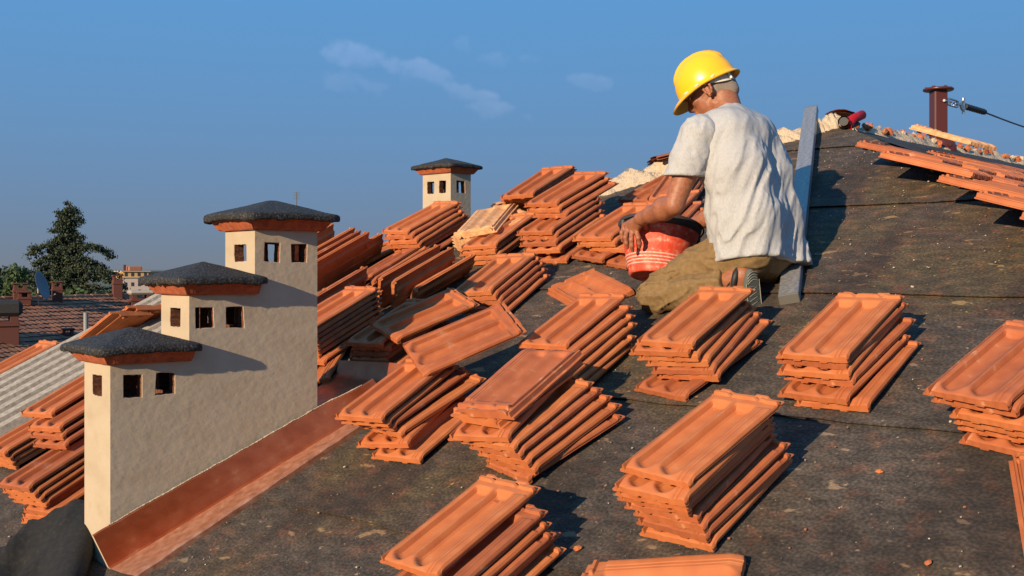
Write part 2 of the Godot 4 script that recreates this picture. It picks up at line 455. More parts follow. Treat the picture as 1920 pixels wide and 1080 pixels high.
func make_roof() -> void:
	# boards under the felt, one closed body, then the felt sheets lapped up the fall
	var st := begin()
	var dn := N * -0.03
	var eb := -0.9
	var ap := APEX + dn
	var el := rp(hip_left(eb), eb) + dn
	var er := rp(hip_right(eb), eb) + dn
	var far_r := ap + UH * 9.0
	var drop_r := (er.y - ap.y)
	var right_far := far_r + V2 * (drop_r / V2.y)
	var left_fall := (Vector3(-V.x, 0, -V.z) - Vector3(0, 0.353, 0)).normalized()
	var left_far := far_r + left_fall * (drop_r / left_fall.y)
	quad(st, el, er, ap, ap)
	quad(st, er, right_far, far_r, ap)
	quad(st, left_far, el, ap, far_r)
	quad(st, right_far, left_far, far_r, far_r)
	var th := Vector3(0, -0.25, 0)
	var ring := [el, er, right_far, left_far]
	for k in 4:
		var p: Vector3 = ring[k]; var q: Vector3 = ring[(k + 1) % 4]
		quad(st, p + th, q + th, q, p)
	quad(st, left_far + th, right_far + th, er + th, el + th)
	var roof := obj("roof", done(st), mat(lin(0.16, 0.11, 0.07), 0.9))
	structure(roof)
	var seams := [-0.85, 0.05, 0.93, 1.76, 2.605, 3.49, 4.37, 5.295, 6.17, 6.60]
	var patch := noise(101, 0.55, 4)
	var stain := noise(104, 1.1, 4)
	var dust := noise(102, 1.7, 4)
	var bump := noise(103, 1.4, 3)
	for k in seams.size() - 1:
		var b0: float = seams[k]
		var b1: float = minf(seams[k + 1] + 0.09, 6.60)
		var s2 := begin()
		var nu := 150
		var nv := 16
		var pt := func(u: float, v: float) -> Vector3:
			var b := lerpf(b0, b1, v)
			var l := hip_left(b) - 0.05
			var r := hip_right(b) + 0.05
			var a := lerpf(l, r, u)
			var wav: float = bump.get_noise_2d(a, b * 1.3) * 0.007
			var edge := 0.0085 * (1.0 - smoothstep(0.0, 0.16, v))
			if v == 0.0:
				b += bump.get_noise_2d(a * 2.0, 40.0 + k) * 0.012
			return Vector3(a, b, edge + wav - 0.006 * smoothstep(0.86, 1.0, v))
		var g := []
		for j in nv + 1:
			for i in nu + 1:
				g.append(pt.call(float(i) / nu, float(j) / nv))
		var put := func(q: Vector3) -> void:
			var p1: float = patch.get_noise_2d(q.x, q.y)
			var p2: float = dust.get_noise_2d(q.x, q.y)
			var brown := smoothstep(-0.05, 0.45, p1 * 0.9 + p2 * 0.55)
			var pale := smoothstep(0.1, 0.6, -p1 + p2 * 0.4)
			var c := Color(0.80, 0.78, 0.76).lerp(Color(1.42, 0.90, 0.56), brown).lerp(Color(1.22, 1.19, 1.14), pale * 0.6).lerp(Color(0.42, 0.36, 0.31), 0.8 * smoothstep(0.22, 0.42, stain.get_noise_2d(q.x * 1.6, q.y * 0.7)))
			s2.set_color(c)
			s2.set_uv(Vector2(q.x, -q.y))
			s2.add_vertex(rp(q.x, q.y, q.z))
		s2.set_smooth_group(0)
		for j in nv:
			for i in nu:
				var a0: int = j * (nu + 1) + i
				for q in [a0, a0 + nu + 1, a0 + 1, a0 + 1, a0 + nu + 1, a0 + nu + 2]:
					put.call(g[q])
		s2.set_smooth_group(2)
		for i in nu:   # the cut lower edge of the sheet
			var lo := Vector3(0, 0.002, -0.004)
			for q in [g[i] + lo, g[i], g[i + 1], g[i] + lo, g[i + 1], g[i + 1] + lo]:
				put.call(q)
		s2.generate_normals()
		s2.generate_tangents()
		var o := obj("felt_sheet", s2.commit(), M.felt, roof)
	# felt on the right-hand face
	var s3 := begin()
	sheet(s3, 40, 12, func(u: float, v: float) -> Vector3:
		return APEX + UH * lerpf(-0.02, 8.5, u) + V2 * lerpf(0.95, 0.0, v) + N2 * (0.004 + bump.get_noise_2d(u * 20.0, v * 3.0) * 0.004))
	var fr := obj("felt_sheet", done(s3), M.old_clay, roof)
	fr.material_override = M.bitumen
	# outer walls that carry the roof
	var c0 := Vector3((el.x + er.x + right_far.x + left_far.x) * 0.25, 0, (el.z + er.z + right_far.z + left_far.z) * 0.25)
	var s4 := begin()
	for k in 4:
		var p: Vector3 = ring[k].lerp(c0 + Vector3(0, ring[k].y, 0), 0.06) + th * 0.99
		var q: Vector3 = ring[(k + 1) % 4].lerp(c0 + Vector3(0, ring[(k + 1) % 4].y, 0), 0.06) + th * 0.99
		quad(s4, Vector3(p.x, 0, p.z), Vector3(q.x, 0, q.z), q, p)
	var w := obj("wall", done(s4), M.street_wall)
	structure(w)

func make_ground() -> void:
	var st := begin()
	sheet(st, 30, 30, func(u: float, v: float) -> Vector3: return Vector3(lerpf(-2500, 2500, u), 0.0, lerpf(2500, -2500, v)))
	structure(obj("ground", done(st), M.earth))

# ------------------------------------------------------------------ clay tiles
func tile_top(x: float, y: float, sd: float) -> float:
	# x across from the left edge, y up from the front (lower) end
	const K := [[0.0, 0.008], [0.011, 0.009], [0.0135, 0.021], [0.019, 0.023], [0.021, 0.018], [0.026, 0.018], [0.028, 0.027], [0.036, 0.028], [0.041, 0.024], [0.045, 0.0135], [0.052, 0.0085], [0.073, 0.0080], [0.088, 0.0115], [0.103, 0.0185], [0.114, 0.0255], [0.1215, 0.0290], [0.125, 0.0280], [0.1295, 0.0150], [0.1345, 0.0090], [0.143, 0.0080], [0.160, 0.0086], [0.176, 0.0120], [0.190, 0.0195], [0.199, 0.0265], [0.203, 0.0285], [0.209, 0.029], [0.2115, 0.0255], [0.214, 0.029], [0.2215, 0.0295], [0.224, 0.0255], [0.2265, 0.030], [0.236, 0.0315], [0.243, 0.0312], [0.2465, 0.0295], [0.248, 0.0265]]
	var z := 0.0265
	for k in K.size() - 1:
		if x <= K[k + 1][0]:
			var t: float = clampf((x - K[k][0]) / (K[k + 1][0] - K[k][0]), 0.0, 1.0)
			z = lerpf(K[k][1], K[k + 1][1], t)
			break
	if z > 0.0145: z += 0.0045 * smoothstep(0.0145, 0.022, z)
	var land := 0.0315 if x > 0.03 else z
	if x > 0.03 and x < 0.205:
		var c := 0.073 if x < 0.122 else 0.163
		var hw := 0.043
		var t2 := absf(x - c) / hw
		var near := smoothstep(0.008 + 0.026 * t2 * t2, 0.031 + 0.034 * t2 * t2, y)
		var far := 1.0 - smoothstep(TL - 0.068, TL - 0.056, y)
		z = lerpf(land, z, near * far)
	elif x >= 0.205:
		z = lerpf(land - 0.002, z, 1.0 - smoothstep(TL - 0.062, TL - 0.058, y))
	if x > 0.02:
		z -= 0.0080 * (1.0 - smoothstep(0.0, 0.036, y)) + 0.003 * (1.0 - smoothstep(0.0, 0.005, y))   # the front end is rounded down
		# interlocking ribs of the head
		var notch := smoothstep(0.006, 0.009, absf(x - 0.085)) * smoothstep(0.006, 0.009, absf(x - 0.182))
		z += 0.0085 * smoothstep(TL - 0.034, TL - 0.030, y) * (1.0 - smoothstep(TL - 0.021, TL - 0.017, y)) * notch
		z -= 0.006 * smoothstep(TL - 0.019, TL - 0.016, y)
		z += 0.008 * smoothstep(TL - 0.012, TL - 0.010, y) * (smoothstep(0.03, 0.034, x) - smoothstep(0.07, 0.074, x) + smoothstep(0.15, 0.154, x) - smoothstep(0.20, 0.204, x))
	return z + 0.0006 * sin(y * 31.0 + x * 57.0 + sd) + 0.0018 * sin(y * 7.0 + sd) * (x - 0.12) / 0.12

func tile_under(x: float, y: float) -> float:
	if y < 0.016 and x > 0.022:
		return 0.0035
	if x < 0.02: return 0.002
	if x < 0.196: return 0.0025
	return lerpf(0.0025, 0.0165, smoothstep(0.196, 0.206, x))

func build_tile(sd: float) -> ArrayMesh:
	var xs := [0.0, 0.006, 0.011, 0.0135, 0.019, 0.021, 0.026, 0.028, 0.032, 0.036, 0.041, 0.045, 0.049, 0.055, 0.062, 0.073, 0.085, 0.091, 0.097, 0.103, 0.108, 0.112, 0.116, 0.120, 0.124, 0.127, 0.1295, 0.132, 0.1345, 0.138, 0.143, 0.151, 0.160, 0.169, 0.179, 0.184, 0.189, 0.194, 0.198, 0.203, 0.209, 0.2115, 0.214, 0.2215, 0.224, 0.2265, 0.236, 0.243, 0.2465, 0.248]
	var ys := [0.0, 0.003, 0.008, 0.014, 0.02, 0.026, 0.032, 0.038, 0.045, 0.053, 0.062, 0.072, 0.085, 0.12, 0.17, 0.22, 0.27, 0.32, 0.355, 0.363, 0.368, 0.373, 0.380, 0.396, 0.400, 0.404, 0.409, 0.413, 0.416, 0.4185, 0.421, 0.425, 0.43]
	var st := begin()
	var P := func(x: float, y: float, z: float) -> Vector3: return Vector3(x - TW * 0.5, z, TL * 0.5 - y)
	var edge := func(x: float, y: float) -> float: return 0.0009 * sin(x * 83.0 + sd * 3.0) + 0.0007 * sin(x * 211.0 + sd) if y == 0.0 else 0.0
	var top := func(x: float, y: float) -> Vector3: return P.call(x, y + edge.call(x, y), tile_top(x, y, sd))
	var bot := func(x: float, y: float) -> Vector3: return P.call(x, y + edge.call(x, y), tile_under(x, y))
	# smooth within the pans and rolls, sharp where the profile turns by more than 24 degrees
	var gx := [0]
	for i in range(1, xs.size() - 1):
		var a0 := atan2(tile_top(xs[i], 0.2, sd) - tile_top(xs[i - 1], 0.2, sd), xs[i] - xs[i - 1])
		var a1 := atan2(tile_top(xs[i + 1], 0.2, sd) - tile_top(xs[i], 0.2, sd), xs[i + 1] - xs[i])
		gx.append(gx[-1] + (1 if absf(a1 - a0) > 0.42 else 0))
	var gy := [0]
	for j in range(1, ys.size() - 1):
		var a0 := atan2(tile_top(0.12, ys[j], sd) - tile_top(0.12, ys[j - 1], sd), ys[j] - ys[j - 1])
		var a1 := atan2(tile_top(0.12, ys[j + 1], sd) - tile_top(0.12, ys[j], sd), ys[j + 1] - ys[j])
		gy.append(gy[-1] + (1 if absf(a1 - a0) > 0.42 else 0))
	for j in ys.size() - 1:
		for i in xs.size() - 1:
			quad(st, top.call(xs[i], ys[j]), top.call(xs[i + 1], ys[j]), top.call(xs[i + 1], ys[j + 1]), top.call(xs[i], ys[j + 1]), 10 + gx[i] + 60 * gy[j])
	var bx := [0.0, 0.019, 0.023, 0.1, 0.196, 0.2, 0.206, 0.248]
	var by := [0.0, 0.0155, 0.0165, 0.43]
	for j in by.size() - 1:
		for i in bx.size() - 1:
			quad(st, bot.call(bx[i], by[j]), bot.call(bx[i], by[j + 1]), bot.call(bx[i + 1], by[j + 1]), bot.call(bx[i + 1], by[j]))
	for i in xs.size() - 1:
		quad(st, bot.call(xs[i], 0.0), bot.call(xs[i + 1], 0.0), top.call(xs[i + 1], 0.0), top.call(xs[i], 0.0))
		quad(st, bot.call(xs[i + 1], TL), bot.call(xs[i], TL), top.call(xs[i], TL), top.call(xs[i + 1], TL))
	for j in ys.size() - 1:
		# the right rim has a ridge along its side
		var s0: Vector3 = top.call(TW, ys[j]); var s1: Vector3 = top.call(TW, ys[j + 1])
		var u0: Vector3 = bot.call(TW, ys[j]); var u1: Vector3 = bot.call(TW, ys[j + 1])
		var prev := [s0, s1]
		for e in [[0.30, 0.0022], [0.52, 0.0022], [0.60, 0.0], [1.0, 0.0006]]:
			var q0 := s0.lerp(u0, e[0]) + Vector3(e[1], 0, 0); var q1 := s1.lerp(u1, e[0]) + Vector3(e[1], 0, 0)
			quad(st, q0, q1, prev[1], prev[0])
			prev = [q0, q1]
		quad(st, bot.call(0.0, ys[j + 1]), bot.call(0.0, ys[j]), top.call(0.0, ys[j]), top.call(0.0, ys[j + 1]))
	for fx in [0.072, 0.165]:   # feet and hanging nibs
		chamfer_box(st, Transform3D(Basis(), P.call(fx, 0.0095, 0.0005)), Vector3(0.028, 0.011, 0.016), 0.003)
		chamfer_box(st, Transform3D(Basis(), P.call(fx, TL - 0.02, 0.0)), Vector3(0.03, 0.016, 0.018), 0.004)
	chamfer_box(st, Transform3D(Basis(), P.call(0.121, 0.2, 0.002)), Vector3(0.010, 0.006, 0.32), 0.002)
	return done(st)

var clay_pick := 0
func tile(xf: Transform3D, label: String, group := "clay tiles stacked on the roof", m: Material = null) -> MeshInstance3D:
	var o := obj("roof_tile", tile_mesh[rng.randi() % tile_mesh.size()], m if m else M.clay[rng.randi() % M.clay.size()], null, xf)
	tag(o, label, "roof tile", group)
	return o

const ORD := ["topmost", "second", "third", "fourth", "fifth", "sixth", "seventh", "eighth", "ninth", "tenth", "eleventh", "twelfth", "thirteenth"]

func pile(desc: String, base: float, pitch: float, spots: Array, reversed_from := 99, pale := false) -> void:
	# spots run from the lowest tile to the topmost: a, b, yaw; tiles from reversed_from up lie with their heads down the fall
	var n := spots.size()
	for i in n:
		var s: Array = spots[i]
		var yaw: float = s[2] + (180.0 if i >= reversed_from else 0.0)
		var lie := rt(s[0], s[1], base + 0.006 + i * pitch, yaw + rng.randf_range(-0.5, 0.5), rng.randf_range(-0.45, 0.45), rng.randf_range(-0.5, 0.5))
		var from_top := n - 1 - i
		var what: String = "clay roof tile, topmost of " if from_top == 0 else "clay roof tile, %s from top of " % ORD[from_top]
		if i >= reversed_from and not pale: what = "reversed " + what
		tile(lie, what + desc, "clay tiles stacked on the roof", M.pale_clay if pale or (i >= reversed_from and desc.contains("pale")) else null)

func make_tiles() -> void:
	for k in 4:
		tile_mesh.append(build_tile(1.7 * k))
	pile("the long pile at the bottom edge", 0.000, 0.0277, [[-2.147, 2.459, -2.6], [-2.173, 2.482, -2.6], [-2.154, 2.446, -2.6], [-2.167, 2.456, -2.6], [-2.178, 2.465, -2.6], [-2.247, 2.529, -2.6]])
	pile("the tall pile in the middle foreground", 0.000, 0.0303, [[-1.719, 3.013, -3.4], [-1.715, 3.012, -5.4], [-1.718, 3.014, -5.4], [-1.741, 3.006, -2.4], [-1.741, 2.993, -4.6], [-1.723, 2.973, -4.6], [-1.712, 2.955, -4.6], [-1.699, 2.996, -8.3]])
	pile("the neat pile right of the metal bar", 0.000, 0.0275, [[-1.616, 3.759, 0.4], [-1.656, 3.755, -4.9], [-1.658, 3.818, -4.3], [-1.681, 3.804, -0.4], [-1.674, 3.824, -3.9], [-1.673, 3.815, -2.4]])
	pile("the pile by the worker's sandal", 0.000, 0.0252, [[-2.211, 3.739, -10.0], [-2.183, 3.825, 1.8], [-2.206, 3.819, 4.8], [-2.225, 3.823, 5.1], [-2.243, 3.814, 3.4], [-2.261, 3.804, 1.7], [-2.232, 3.826, -1.5]])
	pile("the pile touching the copper flashing", 0.000, 0.0305, [[-3.030, 3.151, 3.6], [-3.136, 3.173, 9.7], [-3.107, 3.221, -6.6], [-3.147, 3.202, -1.1], [-3.165, 3.173, 4.4], [-3.163, 3.152, 3.9]])
	pile("the fanned pile with two reversed top tiles", 0.000, 0.0295, [[-2.444, 3.173, -13.4], [-2.444, 3.180, -7.9], [-2.467, 3.174, -5.8], [-2.489, 3.166, -3.7], [-2.507, 3.154, -1.7], [-2.564, 3.139, 8.0], [-2.559, 3.192, -3.5], [-2.540, 3.195, 3.1]], 6)
	pile("the pile behind the fanned pile", 0.000, 0.0264, [[-2.685, 3.645, 3.3], [-2.690, 3.660, 0.1], [-2.705, 3.705, 0.1], [-2.724, 3.730, 0.1], [-2.745, 3.752, 0.1], [-2.782, 3.792, 0.1]])
	pile("the pile at the right picture edge", 0.000, 0.0299, [[-1.017, 3.616, -11.5], [-1.025, 3.640, -11.5], [-1.026, 3.622, -11.5], [-1.026, 3.606, -11.5], [-1.079, 3.627, -11.5], [-1.091, 3.611, -11.5]])
	pile("the tallest pile beside the hip mortar", 0.000, 0.0278, [[-3.646, 4.873, 0.8], [-3.705, 4.926, 0.8], [-3.673, 4.876, 0.2], [-3.698, 4.893, 0.2], [-3.705, 4.920, 0.2], [-3.715, 4.914, -0.8], [-3.713, 5.073, -5.3], [-3.752, 5.078, -4.3], [-3.769, 5.091, -4.3]])
	pile("the pile behind the tallest pile", 0.000, 0.0259, [[-4.377, 5.582, 1.7], [-4.351, 5.550, 1.7], [-4.325, 5.517, 1.7], [-4.299, 5.484, 1.7], [-4.273, 5.452, 1.7], [-4.247, 5.419, 1.7], [-4.221, 5.387, 1.7], [-4.195, 5.354, 1.7]])
	pile("the pile before the far chimney", 0.000, 0.0259, [[-4.696, 4.954, 0.6], [-4.753, 4.986, 0.6], [-4.740, 4.955, 0.6], [-4.728, 4.925, 0.6], [-4.735, 4.921, 0.6], [-4.761, 4.934, -0.5], [-4.776, 4.946, -5.8]])
	pile("the orange pile under a pale tile", 0.000, 0.0287, [[-4.131, 4.857, 5.5], [-4.110, 4.854, 5.5], [-4.123, 4.859, 5.5], [-4.114, 4.869, 5.5], [-4.280, 4.964, 23.2]], 4)
	pile("the low pale pile of reversed tiles", 0.000, 0.0264, [[-4.307, 5.014, -24.5], [-4.283, 4.994, -24.5], [-4.259, 4.975, -24.5], [-4.235, 4.955, -24.5]], 0, true)
	pile("the pile beside the stepped chimney's back", 0.000, 0.0275, [[-4.144, 3.511, 33.5], [-4.175, 3.700, -0.0], [-4.211, 3.715, -0.0], [-4.201, 3.713, -0.0], [-4.192, 3.711, -0.0], [-4.182, 3.709, -0.0], [-4.172, 3.706, -0.0], [-4.163, 3.704, -0.0]])
	pile("the pile in the stepped chimney's shade", 0.000, 0.0283, [[-3.738, 3.738, 1.9], [-3.814, 3.750, 1.9], [-3.801, 3.760, 1.9], [-3.787, 3.769, 1.9], [-3.792, 3.743, 1.9]])
	pile("the half shaded pile in the centre", 0.000, 0.0260, [[-3.576, 4.251, 8.2], [-3.599, 4.270, 8.2], [-3.616, 4.288, 8.2], [-3.629, 4.283, 8.2], [-3.642, 4.278, 8.2]])
	pile("the pile left of the red bucket", 0.000, 0.0272, [[-3.162, 4.824, -16.8], [-3.311, 4.838, -15.5], [-3.226, 4.879, -8.7], [-3.309, 4.880, -2.2], [-3.328, 4.884, -2.2]])
	pile("the low pair above the worker's wrist", 0.000, 0.0245, [[-3.547, 5.601, -11.4], [-3.559, 5.601, -11.4]])
	pile("the pile between arm and shirt", 0.000, 0.0245, [[-3.109, 4.972, 10.0], [-3.124, 4.983, 10.0], [-3.142, 5.009, 10.0], [-3.204, 5.105, 10.0]])
	pile("the far pile below the sleeve", 0.000, 0.0245, [[-3.394, 5.561, 17.5], [-3.406, 5.561, 17.5], [-3.418, 5.561, 17.5]])
	pile("the big pile at the left edge", 0.000, 0.0280, [[-4.375, 2.392, 10.2], [-4.336, 2.392, 7.7], [-4.297, 2.393, 5.2], [-4.383, 2.403, 5.2], [-4.385, 2.394, 5.2], [-4.388, 2.384, 5.2], [-4.390, 2.375, 5.2]])
	pile("the small pile on the left edge pile", 0.200, 0.0308, [[-4.521, 2.609, 6.3], [-4.543, 2.623, 6.3], [-4.552, 2.630, 6.3], [-4.684, 2.674, 6.3]])
	pile("the low pile beyond the grey ribbed sheet", 0.000, 0.0275, [[-6.516, 3.181, -0.0], [-6.528, 3.181, -0.0], [-6.540, 3.181, -0.0]])
	pile("the shaded pile at the left edge", 0.000, 0.0275, [[-5.173, 2.633, 0.0], [-5.168, 2.630, 0.0], [-5.163, 2.628, 0.0], [-5.164, 2.614, 0.0]])
	var loose := "single clay tiles lying loose on the roof"
	tile(rt(-3.636, 3.790, 0.141, -15.1, -3.7, -10.9), "single clay tile tilted across the shaded pile beside the chimney", loose)
	tile(rt(-3.055, 3.461, 0.219, -30.1, 1.0, -16.5), "broad clay tile leaning between the shaded pile and the flashing pile", loose)
	tile(rt(-1.657, 2.587, 0.004, 111.1, 0.0, 0.0), "single clay tile lying crosswise at the bottom edge of the picture", loose)
	tile(rt(-0.834, 3.208, 0.004, 21.7, -0.0, 0.0), "clay tile barely entering the picture at the lower right edge", loose)
	tile(rt(-5.402, 4.545, 0.122, -0.0, -0.0, 55.0), "steep little tile edge just under the highest cap", loose)
	tile(rt(-5.167, 4.500, 0.115, -0.0, -0.0, 50.0), "leaning tile, farthest of the row right of the chimney", loose)
	tile(rt(-5.059, 4.450, 0.115, -0.0, -0.0, 50.0), "leaning tile, second farthest of the row right of the chimney", loose)
	tile(rt(-4.951, 4.420, 0.115, -0.0, -0.0, 50.0), "leaning tile, third of the row right of the chimney", loose)
	tile(rt(-4.998, 4.543, 0.058, -3.2, -0.0, 50.0), "leaning tile, nearest of the row, its lit front end showing", loose)
	tile(rt(-4.454, 3.945, 0.115, -0.0, -0.0, 50.0), "leaning dark sided tile right of the plastered chimney", loose)
	tile(rt(-4.729, 4.112, 0.042, -0.0, -0.0, 10.0), "nearly flat tile with a lit head end beside the chimney", loose)
	tile(rt(-5.118, 4.788, -0.001, -15.2, -0.0, -0.0), "flat tile lying askew above the row of leaning tiles", loose)
	tile(rt(-4.733, 4.536, 0.042, 0.0, 0.0, 10.0), "nearly flat tile below the pile before the far chimney", loose)
	tile(rt(-4.484, 4.373, 0.072, 0.0, 0.0, 25.0), "slightly tipped tile below the pile before the far chimney", loose)
	tile(rt(-4.291, 4.316, 0.069, -4.6, -0.0, 55.0), "tile standing on edge, left of three in the middle", loose)
	tile(rt(-4.079, 4.221, 0.089, -2.8, -0.0, 60.0), "tile standing on edge, middle of three with shaded front", loose)
	tile(rt(-4.076, 4.312, 0.032, -5.3, -0.0, 40.0), "tile standing on edge, right of three by the rubble", loose)
	tile(rt(-3.147, 4.334, 0.000, 61.4, 0.0, 0.0), "single tile lying crosswise on the felt before the worker's knee", loose)

func make_right_face_tiles() -> void:
	# tiles already laid on the right-hand face beyond the hip: their left sides show along the hip
	var rb := Basis(-UH * -1.0, N2, V2)
	rb = Basis(N2.cross(V2), N2, V2)
	var col := 0
	for c in [[-0.90, 0.62, 4, 0.0], [-1.135, 0.86, 4, 0.0], [-1.45, 1.28, 3, 0.0], [-1.70, 1.54, 3, 0.0], [-1.94, 1.8, 3, 0.0], [-0.66, 0.70, 4, 0.0], [-0.42, 0.74, 4, 0.0], [-0.18, 0.74, 3, 0.0], [0.055, 0.60, 3, 0.0], [0.29, 0.46, 4, 0.0], [0.525, 0.46, 4, 0.0], [0.76, 0.46, 3, 0.0]]:
		for r in range(c[2]):
			var t: float = c[1] + 0.215 + r * 0.355
			var xf := Transform3D(rb * Basis(Vector3.RIGHT, deg_to_rad(-5.0)), APEX + UH * (c[0] + 0.118) + V2 * t + N2 * (0.0 + c[3]))
			var o := tile(xf, "bright orange tile laid past the right hip, row %s from ridge, %s course" % [ORD[col].replace("topmost", "first"), ORD[r].replace("topmost", "first")], "tiles already laid beyond the right hip")
		col += 1
	var p := Transform3D(rb * Basis(Vector3.UP, deg_to_rad(-16.0)) * Basis(Vector3.RIGHT, deg_to_rad(-2.0)), APEX + UH * 0.48 + V2 * 0.50 + N2 * 0.10)
	tile(p, "pale orange tile lying askew below the foot of the steel post", "", M.pale_clay)

func make_left_face_tiles() -> void:
	# tiles laid on the left-hand face, their heads reaching past the hip: we see them from below
	var v3 := (Vector3(-V.x, 0, -V.z) - Vector3(0, 0.42, 0)).normalized()
	var n3 := v3.cross(UH).normalized()
	if n3.y < 0.0: n3 = -n3
	var lb := Basis(n3.cross(v3), n3, v3)
	var words := ["left", "middle", "right", "fourth"]
	for k in 3:
		var xf := Transform3D(lb * Basis(Vector3.RIGHT, deg_to_rad(1.0 * k)), APEX + UH * (-2.96 + 0.124 + 0.10 * minf(k, 1) + 0.235 * maxf(0, k - 1)) + v3 * (2.98 + 0.215 - 0.012 * k) + n3 * (0.068 + 0.024 * k))
		tile(xf, "overhanging tile seen from below above the lowest chimney cap, %s of three" % words[k], "tiles overhanging the left hip")
	for k in 5:
		var xf := Transform3D(lb, APEX + UH * (-4.05 - 0.235 * k) + v3 * (3.75 + 0.28 * k) + n3 * 0.03)
		tile(xf, "wavy edged tile beyond the grey ribbed sheet, %s from the chimney" % ["first", "second", "third", "fourth", "fifth"][k], "tiles overhanging the left hip")

# ------------------------------------------------------------------ mortar and rubble of the hips and the ridge
func lumpy_strip(pts: Array, w: float, h: float, sd: int, seg := 60) -> ArrayMesh:
	var n1 := noise(sd, 9.0, 4)
	var curve := Curve3D.new()
	for p in pts: curve.add_point(p)
	var len := curve.get_baked_length()
	var st := begin()
	sheet(st, 12, seg, func(u: float, v: float) -> Vector3:
		var p := curve.sample_baked(v * len)
		var q := curve.sample_baked(minf(v * len + 0.05, len)) - curve.sample_baked(maxf(v * len - 0.05, 0.0))
		var side := q.cross(Vector3.UP).normalized()
		var x := u * 2.0 - 1.0
		var nn: float = n1.get_noise_3d(p.x + x * 0.2, p.y + v, p.z)
		var hh := h * sqrt(maxf(0.0, 1.0 - x * x)) * (0.85 + 0.9 * nn) * minf(1.0, minf(v, 1.0 - v) * 14.0)
		return p + side * x * w * (1.0 + 0.5 * n1.get_noise_2d(v * 9.0, x * 2.0)) + Vector3.UP * (hh - 0.07 * absf(x)))
	return done(st)

func shard(sd: int, s: Vector3) -> ArrayMesh:
	var n1 := noise(sd, 1.3, 2)
	var st := begin()
	sheet(st, 9, 6, func(u: float, v: float) -> Vector3:
		var th := u * TAU
		var ph := (v - 0.5) * PI
		var d := Vector3(cos(th) * cos(ph), sin(ph), -sin(th) * cos(ph))
		return d * s * (0.85 + 0.40 * n1.get_noise_3dv(d * 1.5 + Vector3.ONE * sd)), -1)
	return done(st)

func make_hip_bedding() -> void:
	var hl := func(d: float, up: float) -> Vector3: return rp(-3.006 - 1.2 * d, 6.601 - d, up)
	var hr := func(d: float, up: float) -> Vector3: return rp(-3.006 + 1.09 * d, 6.601 - d, up)
	var bed := obj("mortar_bed", lumpy_strip([hl.call(0.06, 0.0), hl.call(0.5, 0.0), hl.call(0.95, 0.0), hl.call(1.45, 0.0), hl.call(1.75, 0.0)], 0.11, 0.075, 201, 110), M.mortar)
	tag(bed, "strip of pale rough mortar along the left hip beside the worker", "mortar")
	var b2 := obj("mortar_bed", lumpy_strip([hl.call(0.10, 0.01), APEX + Vector3(0, 0.02, 0), APEX + UH * 0.22], 0.09, 0.05, 202, 40), M.mortar)
	tag(b2, "pale mortar lump at the very peak of the roof", "mortar")
	var b3 := obj("mortar_bed", lumpy_strip([APEX + UH * 0.1, APEX + UH * 1.5, APEX + UH * 4.0, APEX + UH * 8.0], 0.10, 0.05, 203, 240), M.mortar)
	tag(b3, "long crumbling mortar bed along the main ridge at right", "mortar")
	for k in 150:   # broken bits of the old ridge tiles standing in the mortar
		var t := 0.24 + k * 0.048 + rng.randf_range(-0.02, 0.02)
		var p := APEX + UH * t + V2 * rng.randf_range(-0.03, 0.07) + Vector3(0, 0.030 + rng.randf_range(0.0, 0.016), 0)
		obj("clay_shard", shard(300 + k % 9, Vector3(rng.randf_range(0.020, 0.038), rng.randf_range(0.014, 0.024), rng.randf_range(0.016, 0.03))), [M.clay[2], M.clay[4], M.old_clay, M.clay[5], M.mortar][k % 5], b3, Transform3D(Basis(Vector3(rng.randf(), rng.randf(), rng.randf()).normalized(), rng.randf() * TAU), p))
	var pieces := [[0.04, 0.02, 0.24, 10.0], [0.34, 0.06, 0.22, -14.0], [0.62, 0.07, 0.2, 20.0], [1.0, 0.06, 0.20, -8.0], [1.22, 0.065, 0.26, 12.0], [1.52, 0.05, 0.2, 5.0]]
	var words := ["at the peak right of the metal bar", "at the peak behind the metal bar", "nearest the worker's back on the left hip", "near the worker's sleeve on the hip mortar", "in the middle of the left hip mortar", "at the lower end of the left hip mortar"]
	var i := 0
	for q in pieces:
		var st := begin()
		var n2 := noise(400 + i, 14.0, 3)
		var len: float = q[2]
		for side in [1.0, -1.0]:
			sheet(st, 10, 6, func(u: float, v: float) -> Vector3:
				var w = (u - 0.5) * side
				var cut: float = 1.0 + 0.35 * n2.get_noise_2d(u * 3.0, 3.0 if v > 0.5 else 9.0)
				return Vector3((v - 0.5) * len * cut, 0.032 * cos(w * 2.4) + 0.007 * side + 0.002 * n2.get_noise_2d(u * 4.0, v * 4.0), w * 0.17), 0)
		var d: float = q[0]
		var at: Vector3 = hl.call(d, 0.0) + Vector3(0, q[1], 0)
		if i == 0: at = APEX + UH * 0.16 + Vector3(0, 0.055, 0)
		var along: Vector3 = ((hl.call(0.0, 0.0) - hl.call(1.0, 0.0)) if i else UH).normalized()
		var sd := along.cross(Vector3.UP).normalized()
		var o := obj("ridge_tile_piece", done(st), M.clay[(i * 2 + 1) % 6] if i < 3 else M.pale_clay, null, Transform3D(Basis(along, sd.cross(along), sd) * Basis(Vector3.UP, deg_to_rad(q[3])), at))
		tag(o, "broken ridge tile piece " + words[i], "broken tile", "broken ridge tile pieces bedded on the hip")
		i += 1

